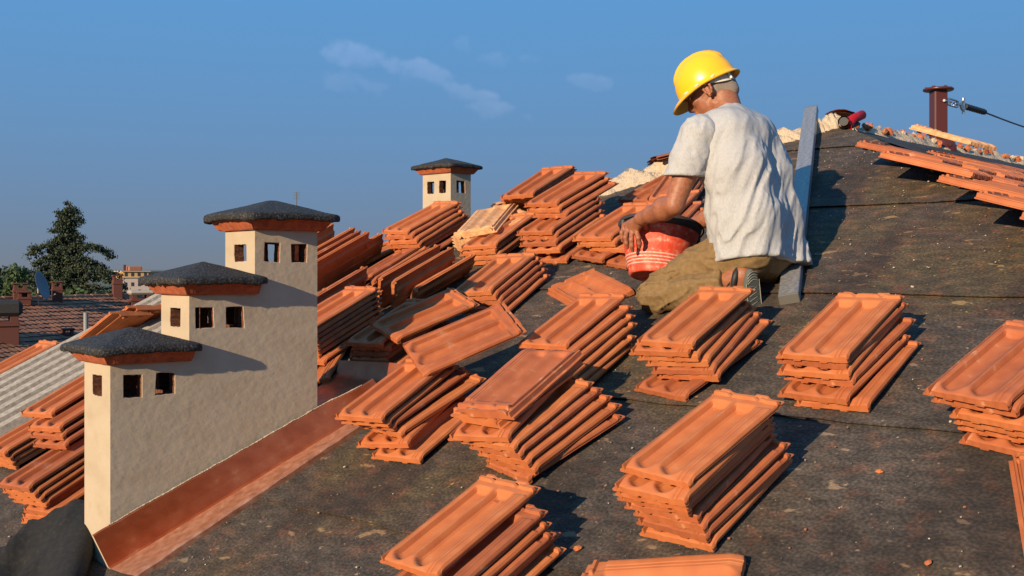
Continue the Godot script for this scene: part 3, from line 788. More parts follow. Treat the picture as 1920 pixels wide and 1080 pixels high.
func make_crumbs() -> void:
	# crumbs of mortar and clay scattered over the felt: too many and too small to tell apart
	var mm := MultiMesh.new()
	mm.transform_format = MultiMesh.TRANSFORM_3D
	mm.use_colors = true
	mm.mesh = shard(333, Vector3(1.0, 0.55, 0.8))
	mm.instance_count = 2600
	for i in 2600:
		var b := rng.randf_range(1.9, 6.2)
		var a := rng.randf_range(maxf(hip_left(b), -6.0), minf(hip_right(b), 0.6))
		var s := 0.0016 + 0.0048 * pow(rng.randf(), 4.0)
		mm.set_instance_transform(i, Transform3D(RB * Basis(Vector3.UP, rng.randf() * TAU).scaled(Vector3.ONE * s), rp(a, b, s * 0.4 + 0.004)))
		mm.set_instance_color(i, [Color(0.42, 0.36, 0.29), Color(0.26, 0.10, 0.05), Color(0.16, 0.13, 0.10), Color(0.30, 0.25, 0.20)][rng.randi() % 4])
	var o := MultiMeshInstance3D.new()
	o.name = "rubble_crumbs"
	o.multimesh = mm
	var m := mat(Color.WHITE, 0.95)
	m.vertex_color_use_as_albedo = true
	o.material_override = m
	add_child(o)
	tag(o, "tiny crumbs of mortar and clay scattered over the dark felt", "rubble", "", "stuff")
	var spots := [[-1.339, 3.250, 0.012], [-1.998, 2.697, 0.015], [-1.074, 2.906, 0.012], [-1.700, 4.435, 0.010], [-4.137, 4.699, 0.035], [-4.175, 4.665, 0.03]]
	var wd := ["small orange clay chip right of the tall foreground pile", "small orange clay chip beside the long pile at the bottom edge", "small orange clay chip near the bottom right corner", "small white stone chip below the upper seam at right", "grey rubble lump right of the leaning tiles", "smaller grey rubble lump right of the leaning tiles"]
	for k in spots.size():
		var c := obj("chip", shard(340 + k, Vector3(spots[k][2], spots[k][2] * 0.5, spots[k][2] * 0.7)), M.clay[k] if k < 3 else M.mortar if k == 3 else M.alu_end, null, rt(spots[k][0], spots[k][1], spots[k][2] * 0.4 + 0.004, k * 40.0))
		tag(c, wd[k], "chip")

# ------------------------------------------------------------------ plastered chimneys
func pierced(st: SurfaceTool, soot: SurfaceTool, o: Vector3, r: Vector3, nrm: Vector3, w: float, h: float, holes: Array, sd: int) -> void:
	# a wall face from o, w wide along r and h high, with rough openings [x0, x1, y0, y1] (fractions of w, metres below the top)
	var rr := RandomNumberGenerator.new()
	rr.seed = sd
	var xs := [0.0]
	for q in holes:
		xs.append(q[0] * w); xs.append(q[1] * w)
	xs.append(w)
	var ys := [0.0, h - holes[0][3], h - holes[0][2], h]
	var p := []
	for j in 4:
		for i in xs.size():
			var jx := 0.0; var jy := 0.0
			if j in [1, 2] and i > 0 and i < xs.size() - 1:
				jx = rr.randf_range(-0.003, 0.003); jy = rr.randf_range(-0.004, 0.004)
			p.append(o + r * (xs[i] + jx) + Vector3.UP * (ys[j] + jy))
	var nx := xs.size()
	for j in 3:
		for i in nx - 1:
			var a: Vector3 = p[j * nx + i]; var b: Vector3 = p[j * nx + i + 1]; var c: Vector3 = p[(j + 1) * nx + i + 1]; var d: Vector3 = p[(j + 1) * nx + i]
			if j == 1 and i % 2 == 1:
				# ragged opening: broken plaster edge, then the reveal into the flue
				var m := 7
				var loop := []
				for e in [[a, b], [b, c], [c, d], [d, a]]:
					for k in m: loop.append(e[0].lerp(e[1], float(k) / m))
				var mid := (a + b + c + d) * 0.25
				var inner := []
				var deep := []
				for k in loop.size():
					var corner := 1.0 - 0.03 * (1.0 if k % m == 0 else 0.0)
					var q: Vector3 = mid + (loop[k] - mid) * corner * rr.randf_range(0.925, 0.985)
					inner.append(q - nrm * 0.002)
					deep.append(mid + (q - mid) * rr.randf_range(0.94, 1.0) - nrm * 0.042)
				for k in loop.size():
					var n := (k + 1) % loop.size()
					quad(st, loop[k], loop[n], inner[n], inner[k])
					quad(soot, inner[k], inner[n], deep[n], deep[k])
					quad(soot, deep[k], deep[n], loop[n] - nrm * 0.042, loop[k] - nrm * 0.042)
			else:
				quad(st, a, b, c, d)
				var z: Vector3 = nrm * -0.042
				quad(soot, d + z, c + z, b + z, a + z)

func flue(parent: Node3D, c: Vector3, lu: float, lv: float, h: float, hu: Array, hv: Array, sd: int, ud: Vector3, vd: Vector3, eu: float) -> void:
	# c: foot of the edge nearest the camera; the flue runs lu along ud and lv along -vd
	var st := begin()
	var so := begin()
	pierced(st, so, c, ud, vd, lu, h, hu, sd)
	pierced(st, so, c - vd * lv, vd, -ud, lv, h, hv, sd + 1)
	pierced(st, so, c + ud * lu - vd * lv, -ud, -vd, lu, h, hu, sd + 2)
	pierced(st, so, c + ud * lu, -vd, ud, lv, h, hv, sd + 3)
	var fw := obj("flue_wall", done(st), M.plaster, parent)
	obj("flue_lining", done(so), M.soot, fw)
	var top := c + Vector3.UP * h
	var mid := top + ud * lu * 0.5 - vd * lv * 0.5
	var bs := Basis(ud, Vector3.UP, ud.cross(Vector3.UP))   # local x along ud, z along vd
	# brick band under the cap, wider at the top
	var s2 := begin()
	var n1 := noise(sd * 7 + 3, 16.0, 3)
	# eu: how far the cap reaches past the up-slope end
	var prof := [[0.014, -0.002], [0.020, 0.003], [0.044, 0.038], [0.046, 0.043]]
	var corner := func(k: int, e: float, y: float) -> Vector3:
		var sx: float = [-1, 1, 1, -1][k % 4]; var sz: float = [1, 1, -1, -1][k % 4]
		return mid + bs * Vector3(sx * (lu * 0.5 + (e if sx < 0.0 else minf(e, eu - 0.026))), y, sz * (lv * 0.5 + e))
	for j in 3:
		for k in 4:
			for q in 8:
				var f := func(t: float, jj: int) -> Vector3:
					var a: Vector3 = corner.call(k, prof[jj][0], prof[jj][1])
					var b: Vector3 = corner.call(k + 1, prof[jj][0], prof[jj][1])
					var x := a.lerp(b, t)
					return x + (b - a).normalized().cross(Vector3.UP) * n1.get_noise_3dv(x) * 0.006
				quad(s2, f.call(q / 8.0, j), f.call((q + 1) / 8.0, j), f.call((q + 1) / 8.0, j + 1), f.call(q / 8.0, j + 1), -1)
	quad(s2, corner.call(3, 0.014, -0.002), corner.call(2, 0.014, -0.002), corner.call(1, 0.014, -0.002), corner.call(0, 0.014, -0.002))
	quad(s2, corner.call(0, 0.046, 0.043), corner.call(1, 0.046, 0.043), corner.call(2, 0.046, 0.043), corner.call(3, 0.046, 0.043))
	obj("cap_band", done(s2), M.band, parent)
	# felted cap: a thick sagging slab with a low hipped top
	var s3 := begin()
	var n2 := noise(sd * 5 + 1, 5.0, 3)
	var n3 := noise(sd * 5 + 2, 26.0, 2)
	var pr := [[0.0, 0.060], [0.07, 0.0575], [0.3, 0.0445], [0.55, 0.030], [0.78, 0.0165], [0.95, 0.0070], [0.988, 0.0035], [1.0, -0.003], [1.0, -0.013], [0.99, -0.020], [0.95, -0.021], [0.86, -0.017], [0.7, -0.016]]
	sheet(s3, 72, pr.size() - 1, func(u: float, v: float) -> Vector3:
		var k := int(round(v * (pr.size() - 1)))
		var th := -u * TAU
		var ca := cos(th); var sa := sin(th)
		var rad := 1.0 / pow(pow(absf(ca), 16.0) + pow(absf(sa), 16.0), 1.0 / 16.0)
		var ex: float = pr[k][0]
		var x: float = (eu - 0.072) * 0.5 + ca * rad * (lu * 0.5 + (0.072 + eu) * 0.5) * ex
		var z: float = sa * rad * (lv * 0.5 + 0.072) * ex
		var y: float = pr[k][1] + 0.062
		var w := Vector3(x * 3.0, sd, z * 3.0)
		y += n2.get_noise_3dv(w) * 0.0035 * minf(1.0, ex + 0.3) + n3.get_noise_3d(x * 1.0, y, z * 1.0 + sd) * 0.0025
		y -= 0.006 * smoothstep(0.8, 1.3, rad) * ex   # corners droop
		if k in [8, 9, 10]: y -= maxf(0.0, n3.get_noise_2d(u * 9.0, sd * 3.0)) * 0.012
		var o := 1.0 + n3.get_noise_3d(ca, sa, 5.0 + sd) * 0.02
		return mid + bs * Vector3(x * o, y, z * o))
	obj("cap_slab", done(s3), M.bitumen, parent)

func make_chimneys() -> void:
	var t := thing("chimney", Transform3D(), "long cream plastered chimney with three stepped heads beside the copper flashing", "chimney")
	var tops := [9.593, 9.832, 10.077]
	var ud := UH.rotated(Vector3.UP, deg_to_rad(-6.0))   # the chimney stands a little askew to the fall
	var vd := ud.cross(Vector3.UP)
	var start := rp(-3.663, 2.110)
	var run := [0.0, 0.292, 0.558, 0.833]
	var holes_u := [[[0.15, 0.40, 0.040, 0.122], [0.56, 0.81, 0.040, 0.120]], [[0.08, 0.37, 0.050, 0.128], [0.54, 0.83, 0.050, 0.126]], [[0.14, 0.40, 0.050, 0.126], [0.57, 0.83, 0.050, 0.126]]]
	var holes_v := [[[0.29, 0.70, 0.042, 0.120]], [[0.30, 0.70, 0.050, 0.126]], [[0.29, 0.72, 0.054, 0.124]]]
	for k in 3:
		var foot = start + ud * run[k]
		var y0: float = foot.y - 0.3 + 0.42 * run[k]
		flue(t, Vector3(foot.x, y0, foot.z), run[k + 1] - run[k], 0.24, tops[k] - y0, holes_u[k], holes_v[k], 11 + k * 10, ud, vd, 0.030 if k < 2 else 0.075)
	var u := thing("chimney", Transform3D(), "small far cream chimney with tilted dark cap standing behind the tile piles", "chimney")
	var c := Vector3(-0.4501, 10.2624, -8.2000)
	flue(u, c - Vector3(0, 1.0, 0), 0.21, 0.30, 10.642 - c.y + 1.0, [[0.28, 0.72, 0.055, 0.150]], [[0.16, 0.42, 0.055, 0.150], [0.58, 0.84, 0.055, 0.150]], 61, UH, V, 0.072)

func make_flashing() -> void:
	var t := thing("flashing", Transform3D(), "long L-shaped copper flashing at the foot of the stepped chimney", "flashing")
	var n1 := noise(501, 3.0, 3)
	var pts := func(b: float) -> Array:
		var f := (b - 2.086) / (3.08 - 2.086)
		var cr := lerpf(-3.646, -3.50, f)
		var wl := lerpf(-3.661, -3.572, f)
		var ou := lerpf(-3.463, -3.395, f)
		var hi := lerpf(0.150, 0.105, f)
		var past := smoothstep(3.06, 3.30, b)
		var w := n1.get_noise_1d(b * 3.0) * 0.004
		return [Vector3(lerpf(wl + 0.006, -3.525, past) + w * 0.3, b, hi + w), Vector3(lerpf(wl + 0.012, -3.518, past) + w * 0.3, b, hi - 0.004 + w), Vector3(lerpf(wl + 0.01, cr, 0.6), b, hi * 0.45 + w), Vector3(cr, b, 0.016), Vector3(cr + 0.010, b, 0.012), Vector3(lerpf(cr, ou, 0.5), b, 0.013 + w), Vector3(ou - 0.008, b, 0.022 + w), Vector3(ou, b, 0.016 + w), Vector3(ou + 0.001, b, -0.01)]
	var nb := 60
	for part in [["upstand", 0, 4, M.copper], ["floor_strip", 4, 8, M.copper_dusty]]:
		var st := begin()
		for j in nb:
			var p: Array = pts.call(lerpf(2.10, 3.33, float(j) / nb))
			var q: Array = pts.call(lerpf(2.10, 3.33, float(j + 1) / nb))
			for i in range(part[1], part[2]):
				quad(st, rp(p[i].x, p[i].y, p[i].z), rp(p[i + 1].x, p[i + 1].y, p[i + 1].z), rp(q[i + 1].x, q[i + 1].y, q[i + 1].z), rp(q[i].x, q[i].y, q[i].z), i)
		obj(part[0], done(st), part[3], t)
	var se := begin()   # ragged bead of sealant where the upstand meets the plaster
	var sp := []
	var sr := []
	for j in 90:
		var q: Array = pts.call(lerpf(2.16, 3.27, j / 89.0))
		sp.append(rp(q[0].x + 0.001, q[0].y, q[0].z + 0.001)); sr.append(0.0022 + 0.0045 * maxf(0.0, n1.get_noise_1d(j * 0.5 + 70.0)))
	tube(se, sp, sr, 6)
	obj("sealant", done(se), M.mortar, t)
	var s2 := begin()   # the back tray above the chimney, its edge turned up
	sheet(s2, 16, 10, func(u: float, v: float) -> Vector3:
		var b := lerpf(3.10, 3.50, v)
		return rp(lerpf(-3.95, -3.18, u), b + 0.03 * u, 0.012 + 0.05 * smoothstep(0.88, 1.0, v) + n1.get_noise_2d(u * 3.0, v * 2.0) * 0.004))
	obj("back_tray", done(s2), M.copper, t)

# ------------------------------------------------------------------ sheet, cloth and small things at the left edge
func make_left_corner() -> void:
	var n1 := noise(511, 2.0, 3)
	var st := begin()
	var valley_st := begin()
	for k in 7:   # flat pale ribs, the valleys between them coloured brown
		var a0 := -6.42 + k * 0.14
		var rib := [Vector2(0.0, 0.0), Vector2(0.012, 0.036), Vector2(0.078, 0.036), Vector2(0.090, 0.0)]
		for j in 10:
			var b0 := lerpf(1.9, 4.1, j / 10.0); var b1 := lerpf(1.9, 4.1, (j + 1) / 10.0)
			for i in 3:
				quad(st, rp(a0 + rib[i].x, b0, 0.05 + rib[i].y), rp(a0 + rib[i + 1].x, b0, 0.05 + rib[i + 1].y), rp(a0 + rib[i + 1].x, b1, 0.05 + rib[i + 1].y), rp(a0 + rib[i].x, b1, 0.05 + rib[i].y))
			quad(valley_st, rp(a0 + 0.090, b0, 0.05), rp(a0 + 0.14, b0, 0.05), rp(a0 + 0.14, b1, 0.05), rp(a0 + 0.090, b1, 0.05))
		quad(st, rp(a0, 1.9, 0.045), rp(a0 + 0.14, 1.9, 0.045), rp(a0 + 0.09, 1.9, 0.05), rp(a0, 1.9, 0.05))
	var sh := obj("corrugated_sheet", done(st), M.fibre)
	obj("valley", done(valley_st), M.fibre_brown, sh)
	tag(sh, "weathered grey ribbed roofing sheet lying at the left edge", "roofing sheet")
	# black felt thrown over in a fold at the bottom left corner
	var e0 := Vector2(-4.050, 2.269)
	var e1 := Vector2(-3.672, 1.973)
	var n2 := noise(512, 1.3, 3)
	var s2 := begin()
	sheet(s2, 90, 50, func(u: float, v: float) -> Vector3:
		var e := e0.lerp(e1, v * 1.5 - 0.0)
		var dir := Vector2(0.80, 0.60)
		var r := 0.040 + 0.012 * (1.0 - v)
		var x: float; var h: float
		var flat := 0.86
		if u < flat:
			x = (u - flat) * 2.1
			h = 2.0 * r
			var lift = n2.get_noise_2d(x * 1.6 + v * 0.6, v * 1.1) * 0.05 * smoothstep(0.0, -0.15, x) + 0.09 * maxf(0.0, 0.16 - absf(n2.get_noise_2d(x * 1.1 + 9.0, v * 0.35 + x * 0.5))) * 2.2 * smoothstep(0.0, -0.2, x) + 0.006 * sin(x * 19.0 + v * 4.0) * smoothstep(-0.05, -0.3, x)
			for c in [[-0.10, 0.30, 0.022], [-0.27, 0.22, 0.030], [-0.43, 0.38, 0.024], [-0.66, 0.25, 0.032], [-0.9, 0.3, 0.028]]:
				lift += c[2] * exp(-pow((x - c[0] + c[1] * (v - 0.2)) / 0.030, 2.0))   # standing creases
			h = lerpf(h, 0.018, smoothstep(-0.03, -0.40, x)) + lift
		else:
			var w := (u - flat) / (1.0 - flat)
			var ang := w * PI * 1.15
			x = r * 1.15 * sin(ang)
			h = r + r * cos(ang)
			if w > 0.87: x -= (w - 0.87) * 0.5
		var ragged := 0.02 * n2.get_noise_2d(x * 5.0, 7.0) * (1.0 - v)
		return rp(e.x + dir.x * x, e.y + dir.y * x + ragged, maxf(h, 0.006)))
	var cl := obj("black_felt", done(s2), M.tarp)
	tag(cl, "folded black roofing felt with a looped edge in the bottom left corner", "roofing felt")
	var p := begin()
	tube(p, [Vector3(-3.4325, 9.3080, -9.0000), Vector3(-3.4325, 9.5829, -9.0000)], [0.019, 0.019], 14)
	var pipe := obj("vent_pipe", done(p), M.grey_pipe)
	tag(pipe, "thin grey vent pipe standing upright behind the lowest chimney head", "pipe")

# ------------------------------------------------------------------ the suburb behind
func leaf_clump(sd: int, n: int, size: float, droop: float) -> ArrayMesh:
	var r := RandomNumberGenerator.new()
	r.seed = sd
	var st := begin()
	st.set_smooth_group(-1)
	for k in n:
		var c := Vector3(r.randfn(0, 0.42), r.randfn(0, 0.30), r.randfn(0, 0.42))
		var d := Vector3(r.randf_range(-1, 1), r.randf_range(-1, 1) - droop, r.randf_range(-1, 1)).normalized() * size
		var s := d.cross(Vector3(r.randf_range(-1, 1), r.randf_range(-1, 1), r.randf_range(-1, 1)).normalized()) * 0.42
		var g := r.randf_range(0.7, 1.25)
		st.set_color(Color(g, g * r.randf_range(0.95, 1.05), g * 0.95))
		tri(st, c - d * 0.5 + s * 0.4, c + d * 0.1 + s, c + d * 0.5)
		tri(st, c - d * 0.5 + s * 0.4, c + d * 0.5, c + d * 0.05 - s)
	return done(st)

func crown(parent: Node3D, spots: Array, mesh: Mesh, m: Material) -> void:
	var st := begin()
	for s in spots:
		st.append_from(mesh, 0, Transform3D(Basis(Vector3.UP, rng.randf() * TAU).scaled(Vector3.ONE * s[1]), s[0]))
	obj("crown", st.commit(), m, parent)

func bushy(called: String, foot: Vector3, height: float, width: float, lobes: int, m: Material, label: String, sd: int, low := 0.35) -> void:
	var r := RandomNumberGenerator.new()
	r.seed = sd
	var t := thing(called, Transform3D(Basis(), foot), label, "tree", "trees behind the neighbouring roof")
	var st := begin()
	var fork := Vector3(0, height * 0.42, 0)
	tube(st, [Vector3.ZERO, Vector3(0.1, height * 0.2, 0), fork], [0.3, 0.22, 0.18], 8)
	var spots := []
	for k in lobes:
		var ang := r.randf() * TAU
		var rad := sqrt(r.randf()) * 0.36 * width
		var c := Vector3(cos(ang) * rad, height * r.randf_range(low, 0.84), sin(ang) * rad)
		c.y += height * 0.08 * (1.0 - rad / (0.36 * width))
		tube(st, [fork, fork.lerp(c, 0.5) + Vector3(0, 0.2, 0), c], [0.13, 0.08, 0.03], 5, false)
		var lr := width * r.randf_range(0.11, 0.20)
		for q in 130:
			var d := Vector3(r.randfn(0, 1), r.randfn(0, 0.8), r.randfn(0, 1))
			d = d.normalized() * pow(r.randf(), 0.45)
			spots.append([c + d * lr, r.randf_range(0.35, 0.75)])
	obj("trunk", done(st), M.bark, t)
	crown(t, spots, leaf_clump(sd, 16, 0.42, 0.1), m)

func cedar() -> void:
	var foot := Vector3(-29.79, 0.0, -75.0)
	var t := thing("cedar_tree", Transform3D(Basis(), foot), "tall dark cedar with drooping tiers of branches standing above the old roof", "tree")
	var st := begin()
	var H := 14.61
	tube(st, [Vector3.ZERO, Vector3(0.05, H * 0.5, 0), Vector3(0.0, H * 0.85, 0), Vector3(-0.12, H, 0)], [0.36, 0.22, 0.09, 0.02], 8)
	var r := RandomNumberGenerator.new()
	r.seed = 8
	var spots := []
	# branches: height, reach, direction (degrees, 0 = picture right), rise of the middle, droop of the tip
	var br := []
	var px := 75.0 / 2095.0
	var seen_list := [[392, 14, 0], [398, 16, 180], [410, 24, 10], [418, 20, 185], [430, 26, 170], [440, 22, 0], [452, 30, 185], [458, 26, 5], [470, 40, 200], [474, 72, 182], [476, 82, 2], [490, 46, 20], [492, 58, 175], [505, 70, 355], [508, 60, 190], [520, 95, 8], [524, 62, 180], [536, 98, 350], [540, 66, 185], [552, 80, 10], [556, 70, 178]]
	for s in seen_list: br.append([H - (s[0] - 377) * px, s[1] * px, s[2]])
	for k in 30:
		var y := r.randf_range(0.0, 1.0)
		br.append([H - 0.5 - y * 6.6, (0.10 + 1.75 * y) * r.randf_range(0.6, 1.0), r.randf_range(0, 360)])
	for b in br:
		var ang := deg_to_rad(b[2])
		var d := Vector3(cos(ang), 0, sin(ang))
		var reach: float = b[1]
		var prev := Vector3(0, b[0], 0)
		var p0 := prev
		var steps := maxi(4, int(reach / 0.2))
		var path := [p0]
		for k in steps:
			var f := float(k + 1) / steps
			var p := p0 + d * reach * f + Vector3(0, reach * (0.30 * sin(f * 2.4) - 0.20 * f * f), 0)
			path.append(p)
			var wid := 0.16 + reach * 0.16 * sin(f * 2.6 + 0.3)
			for q in 8:
				var side := d.cross(Vector3.UP) * r.randfn(0, wid)
				spots.append([p + side + Vector3(r.randfn(0, 0.09), -absf(r.randfn(0, 0.16)) - 0.05, r.randfn(0, 0.09)), r.randf_range(0.16, 0.34)])
		var rad := []
		for k in path.size(): rad.append(lerpf(0.06, 0.012, float(k) / (path.size() - 1)))
		tube(st, path, rad, 5, false)
	for k in 190:
		var y := pow(r.randf(), 0.8)
		spots.append([Vector3(r.randfn(0, 0.05 + 0.36 * y), H - 0.1 - y * 7.0, r.randfn(0, 0.05 + 0.42 * y)), r.randf_range(0.16, 0.36)])
	obj("trunk", done(st), M.bark, t)
	crown(t, spots, leaf_clump(77, 14, 0.56, 1.1), M.leaf_cedar)

func small_tile_mesh() -> ArrayMesh:
	var st := begin()
	for side in [1.0, -1.0]:
		sheet(st, 8, 2, func(u: float, v: float) -> Vector3:
			var w := u if side > 0.0 else 1.0 - u
			return Vector3((w - 0.5) * 0.23, 0.016 * sin(w * TAU) * 0.5 + side * 0.008 + 0.050 * (1.0 - v), 0.2 - v * 0.4), 0)
	return done(st)

func brick_stack(parent: Node3D, foot: Vector3, w: float, d: float, h: float, turn: float, capped: Material, cap_h: float) -> void:
	var st := begin()
	var xf := Transform3D(Basis(Vector3.UP, turn), foot)
	chamfer_box(st, xf.translated_local(Vector3(0, h * 0.5 - 0.3, 0)), Vector3(w, h + 0.6, d), 0.012)
	chamfer_box(st, xf.translated_local(Vector3(0, h * 0.80, 0)), Vector3(w * 1.14, 0.06, d * 1.14), 0.01)
	for k in [-1.0, 1.0]:
		for q in [-1.0, 1.0]:
			chamfer_box(st, xf.translated_local(Vector3(k * w * 0.36, h + 0.06, q * d * 0.36)), Vector3(w * 0.24, 0.16, d * 0.24), 0.008)
	var o := obj("chimney", done(st), M.brown_paint, parent)
	var s2 := begin()
	chamfer_box(s2, xf.translated_local(Vector3(0, h + 0.14 + cap_h * 0.5, 0)), Vector3(w * 1.22, cap_h, d * 1.22), minf(cap_h, 0.3) * 0.4)
	obj("chimney_cap", done(s2), capped, o)

func make_neighbourhood() -> void:
	# the old house next door: one long roof whose slope faces us
	var p0 := Vector3(-17.4129, 8.9022, -38.0000)
	var dir := Vector3(0.41, 0, -0.912)
	var out := Vector3(0.912, 0, 0.41)
	var fall := (out - Vector3(0, 0.34, 0)).normalized()
	var nrm := fall.cross(dir).normalized()
	if nrm.y < 0.0: nrm = -nrm
	var h := thing("old_house", Transform3D(), "neighbouring house under a long weathered brown tile roof with several chimneys", "house")
	var st := begin()
	var r0 := p0 - dir * 14.0
	var r1 := p0 + dir * 9.5
	var back := (-out - Vector3(0, 0.34, 0)).normalized()
	quad(st, r1, r0, r0 + fall * 9.0, r1 + fall * 9.0)
	quad(st, r0, r1, r1 + back * 9.0, r0 + back * 9.0)
	var wl := begin()
	var f0 := r0 + fall * 8.6; var f1 := r1 + fall * 8.6; var g0 := r0 + back * 8.6; var g1 := r1 + back * 8.6
	for e in [[f0, f1], [f1, r1], [r1, g1], [g1, g0], [g0, r0], [r0, f0]]:
		var a: Vector3 = e[0]; var b: Vector3 = e[1]
		var z := Vector3(0, -0.05, 0)
		quad(wl, Vector3(a.x, 0, a.z), Vector3(b.x, 0, b.z), b + z, a + z)
	obj("wall", done(wl), M.street_wall, h)
	var roof := obj("roof", done(st), M.old_clay, h)
	var mm := MultiMesh.new()
	mm.transform_format = MultiMesh.TRANSFORM_3D
	mm.use_colors = true
	mm.mesh = small_tile_mesh()
	var nc := 100
	var nr := 24
	mm.instance_count = nc * nr
	var tb := Basis(nrm.cross(fall), nrm, fall)
	for j in nr:
		for i in nc:
			var p := r0 + dir * (i * 0.235 + 0.1) + fall * (0.2 + j * 0.345) + nrm * (0.045 + rng.randf_range(-0.006, 0.010))
			mm.set_instance_transform(j * nc + i, Transform3D(tb * Basis(Vector3.UP, rng.randf_range(-0.03, 0.03)) * Basis(Vector3.RIGHT, 0.05), p))
			var g := rng.randf_range(0.55, 1.2)
			mm.set_instance_color(j * nc + i, Color(g, g * rng.randf_range(0.9, 1.05), g * rng.randf_range(0.85, 1.05)))
	var rt2 := MultiMeshInstance3D.new()
	rt2.name = "roof_tiles"
	rt2.multimesh = mm
	var om: StandardMaterial3D = M.old_clay.duplicate()
	om.vertex_color_use_as_albedo = true
	rt2.material_override = om
	roof.add_child(rt2, true)
	rt2.set_meta("kind", "stuff")
	for k in 58:   # half-round ridge tiles
		var s := begin()
		var c := r0 + dir * (k * 0.4 + 0.3) + Vector3(0, 0.02 + 0.012 * (k % 2), 0)
		tube(s, [c - dir * 0.21, c + dir * 0.21], [0.125, 0.115], 8)
		obj("ridge_tile", done(s), M.old_clay, roof)
	brick_stack(h, Vector3(-16.9378, 8.8170, -38.4450), 0.42, 0.42, 0.50, 0.5, M.brown_paint, 0.05)
	brick_stack(h, Vector3(-16.7511, 8.7463, -38.3537), 0.42, 0.42, 0.28, 0.5, M.brown_paint, 0.05)
	brick_stack(h, Vector3(-16.2043, 8.7782, -39.7985), 0.34, 0.34, 0.58, 0.5, M.brown_paint, 0.05)
	brick_stack(h, Vector3(-15.1126, 8.8560, -42.7851), 0.34, 0.34, 0.72, 0.5, M.brown_paint, 0.05)
	brick_stack(h, Vector3(-14.0583, 8.4637, -42.3163), 0.75, 0.55, 0.42, 0.5, M.fibre, 0.16)
	brick_stack(h, Vector3(-15.5604, 7.7740, -34.0282), 0.95, 0.8, 0.62, 0.5, M.bitumen, 0.5)
	brick_stack(h, Vector3(-14.4683, 7.7643, -36.3878), 0.34, 0.34, 0.10, 0.5, M.brown_paint, 0.05)
	# satellite dish on the ridge
	var dc := Vector3(-16.1902, 9.4218, -38.5000)
	var d := thing("satellite_dish", Transform3D(Basis(), dc), "dark satellite dish on a short mast between two roof chimneys", "satellite dish")
	var face := Vector3(0.95, 0.30, -0.02).normalized()
	var dx := Vector3.UP.cross(face).normalized()
	var db := Basis(dx, face, dx.cross(face)) * Basis(Vector3.UP, 0.0)
	var ds := begin()
	lathe(ds, [[0.0, -0.07], [0.2, -0.055], [0.4, -0.02], [0.50, 0.01], [0.515, 0.015], [0.50, 0.02], [0.4, -0.01], [0.2, -0.045], [0.0, -0.06]], 32, Transform3D(db, Vector3.ZERO))
	obj("dish", done(ds), M.dish, d)
	var ms := begin()
	tube(ms, [Vector3(-0.18, -0.75, -0.1), Vector3(-0.18, -0.05, -0.1)], [0.03, 0.03], 8)
	obj("mast", done(ms), M.fibre, d)
	var ar := begin()
	tube(ar, [db * Vector3(0, 0, 0.50), db * Vector3(0, 0.35, 0.42)], [0.018, 0.018], 6)
	obj("feed_arm", done(ar), M.fibre, d)
	cedar()
	bushy("broadleaf_tree", Vector3(-43.31, 0, -95), 10.87, 6.5, 16, M.leaf_dark, "dark round tree cut by the left edge of the picture", 21)
	bushy("broadleaf_tree", Vector3(-39.18, 0, -90), 11.03, 4.2, 14, M.leaf_green, "fresh green tree left of the cedar behind the dish", 22)
	bushy("broadleaf_tree", Vector3(-36.53, 0, -86), 10.04, 3.6, 12, M.leaf_dark, "lower dark green tree touching the cedar from the left", 23)
	bushy("broadleaf_tree", Vector3(-25.73, 0, -70), 9.25, 4.6, 14, M.leaf_dark, "dark bushy tree right of the cedar below the apartment block", 24)
	bushy("broadleaf_tree", Vector3(-29.90, 0, -90), 8.84, 1.8, 8, M.leaf_green, "small green treetop right of the apartment block", 25)
	bushy("broadleaf_tree", Vector3(-26.46, 0, -66), 9.22, 5.0, 14, M.leaf_green, "leafy bush hiding the foot of the cedar", 26)
	bushy("broadleaf_tree", Vector3(-25.78, 0, -60), 9.46, 2.6, 12, M.leaf_light, "sunlit clipped bush right behind the satellite dish", 27)
	var gw := begin()
	chamfer_box(gw, Transform3D(Basis(Vector3.UP, 0.35), Vector3(-24.59, 8.58 - 2.0, -56)), Vector3(9.0, 4.0, 0.3), 0.02)
	tag(obj("garden_wall", done(gw), M.white_wall), "cream wall showing in gaps above the old roof ridge", "wall")
	apartment()
	var ant := thing("tv_antenna", Transform3D(Basis(), Vector3(-5.0138, 11.2583, -26.0000)), "thin tv antenna mast rising behind the highest chimney cap", "antenna")
	var an := begin()
	tube(an, [Vector3(0, -3.0, 0), Vector3(0, 0.50, 0)], [0.014, 0.010], 6)
	obj("mast", done(an), M.alu_end, ant)
	var er := begin()
	for k in 5:
		tube(er, [Vector3(-0.07, 0.34 + k * 0.035, 0), Vector3(0.07, 0.34 + k * 0.035, 0.02)], [0.005, 0.005], 5)
	obj("elements", done(er), M.alu_end, ant)

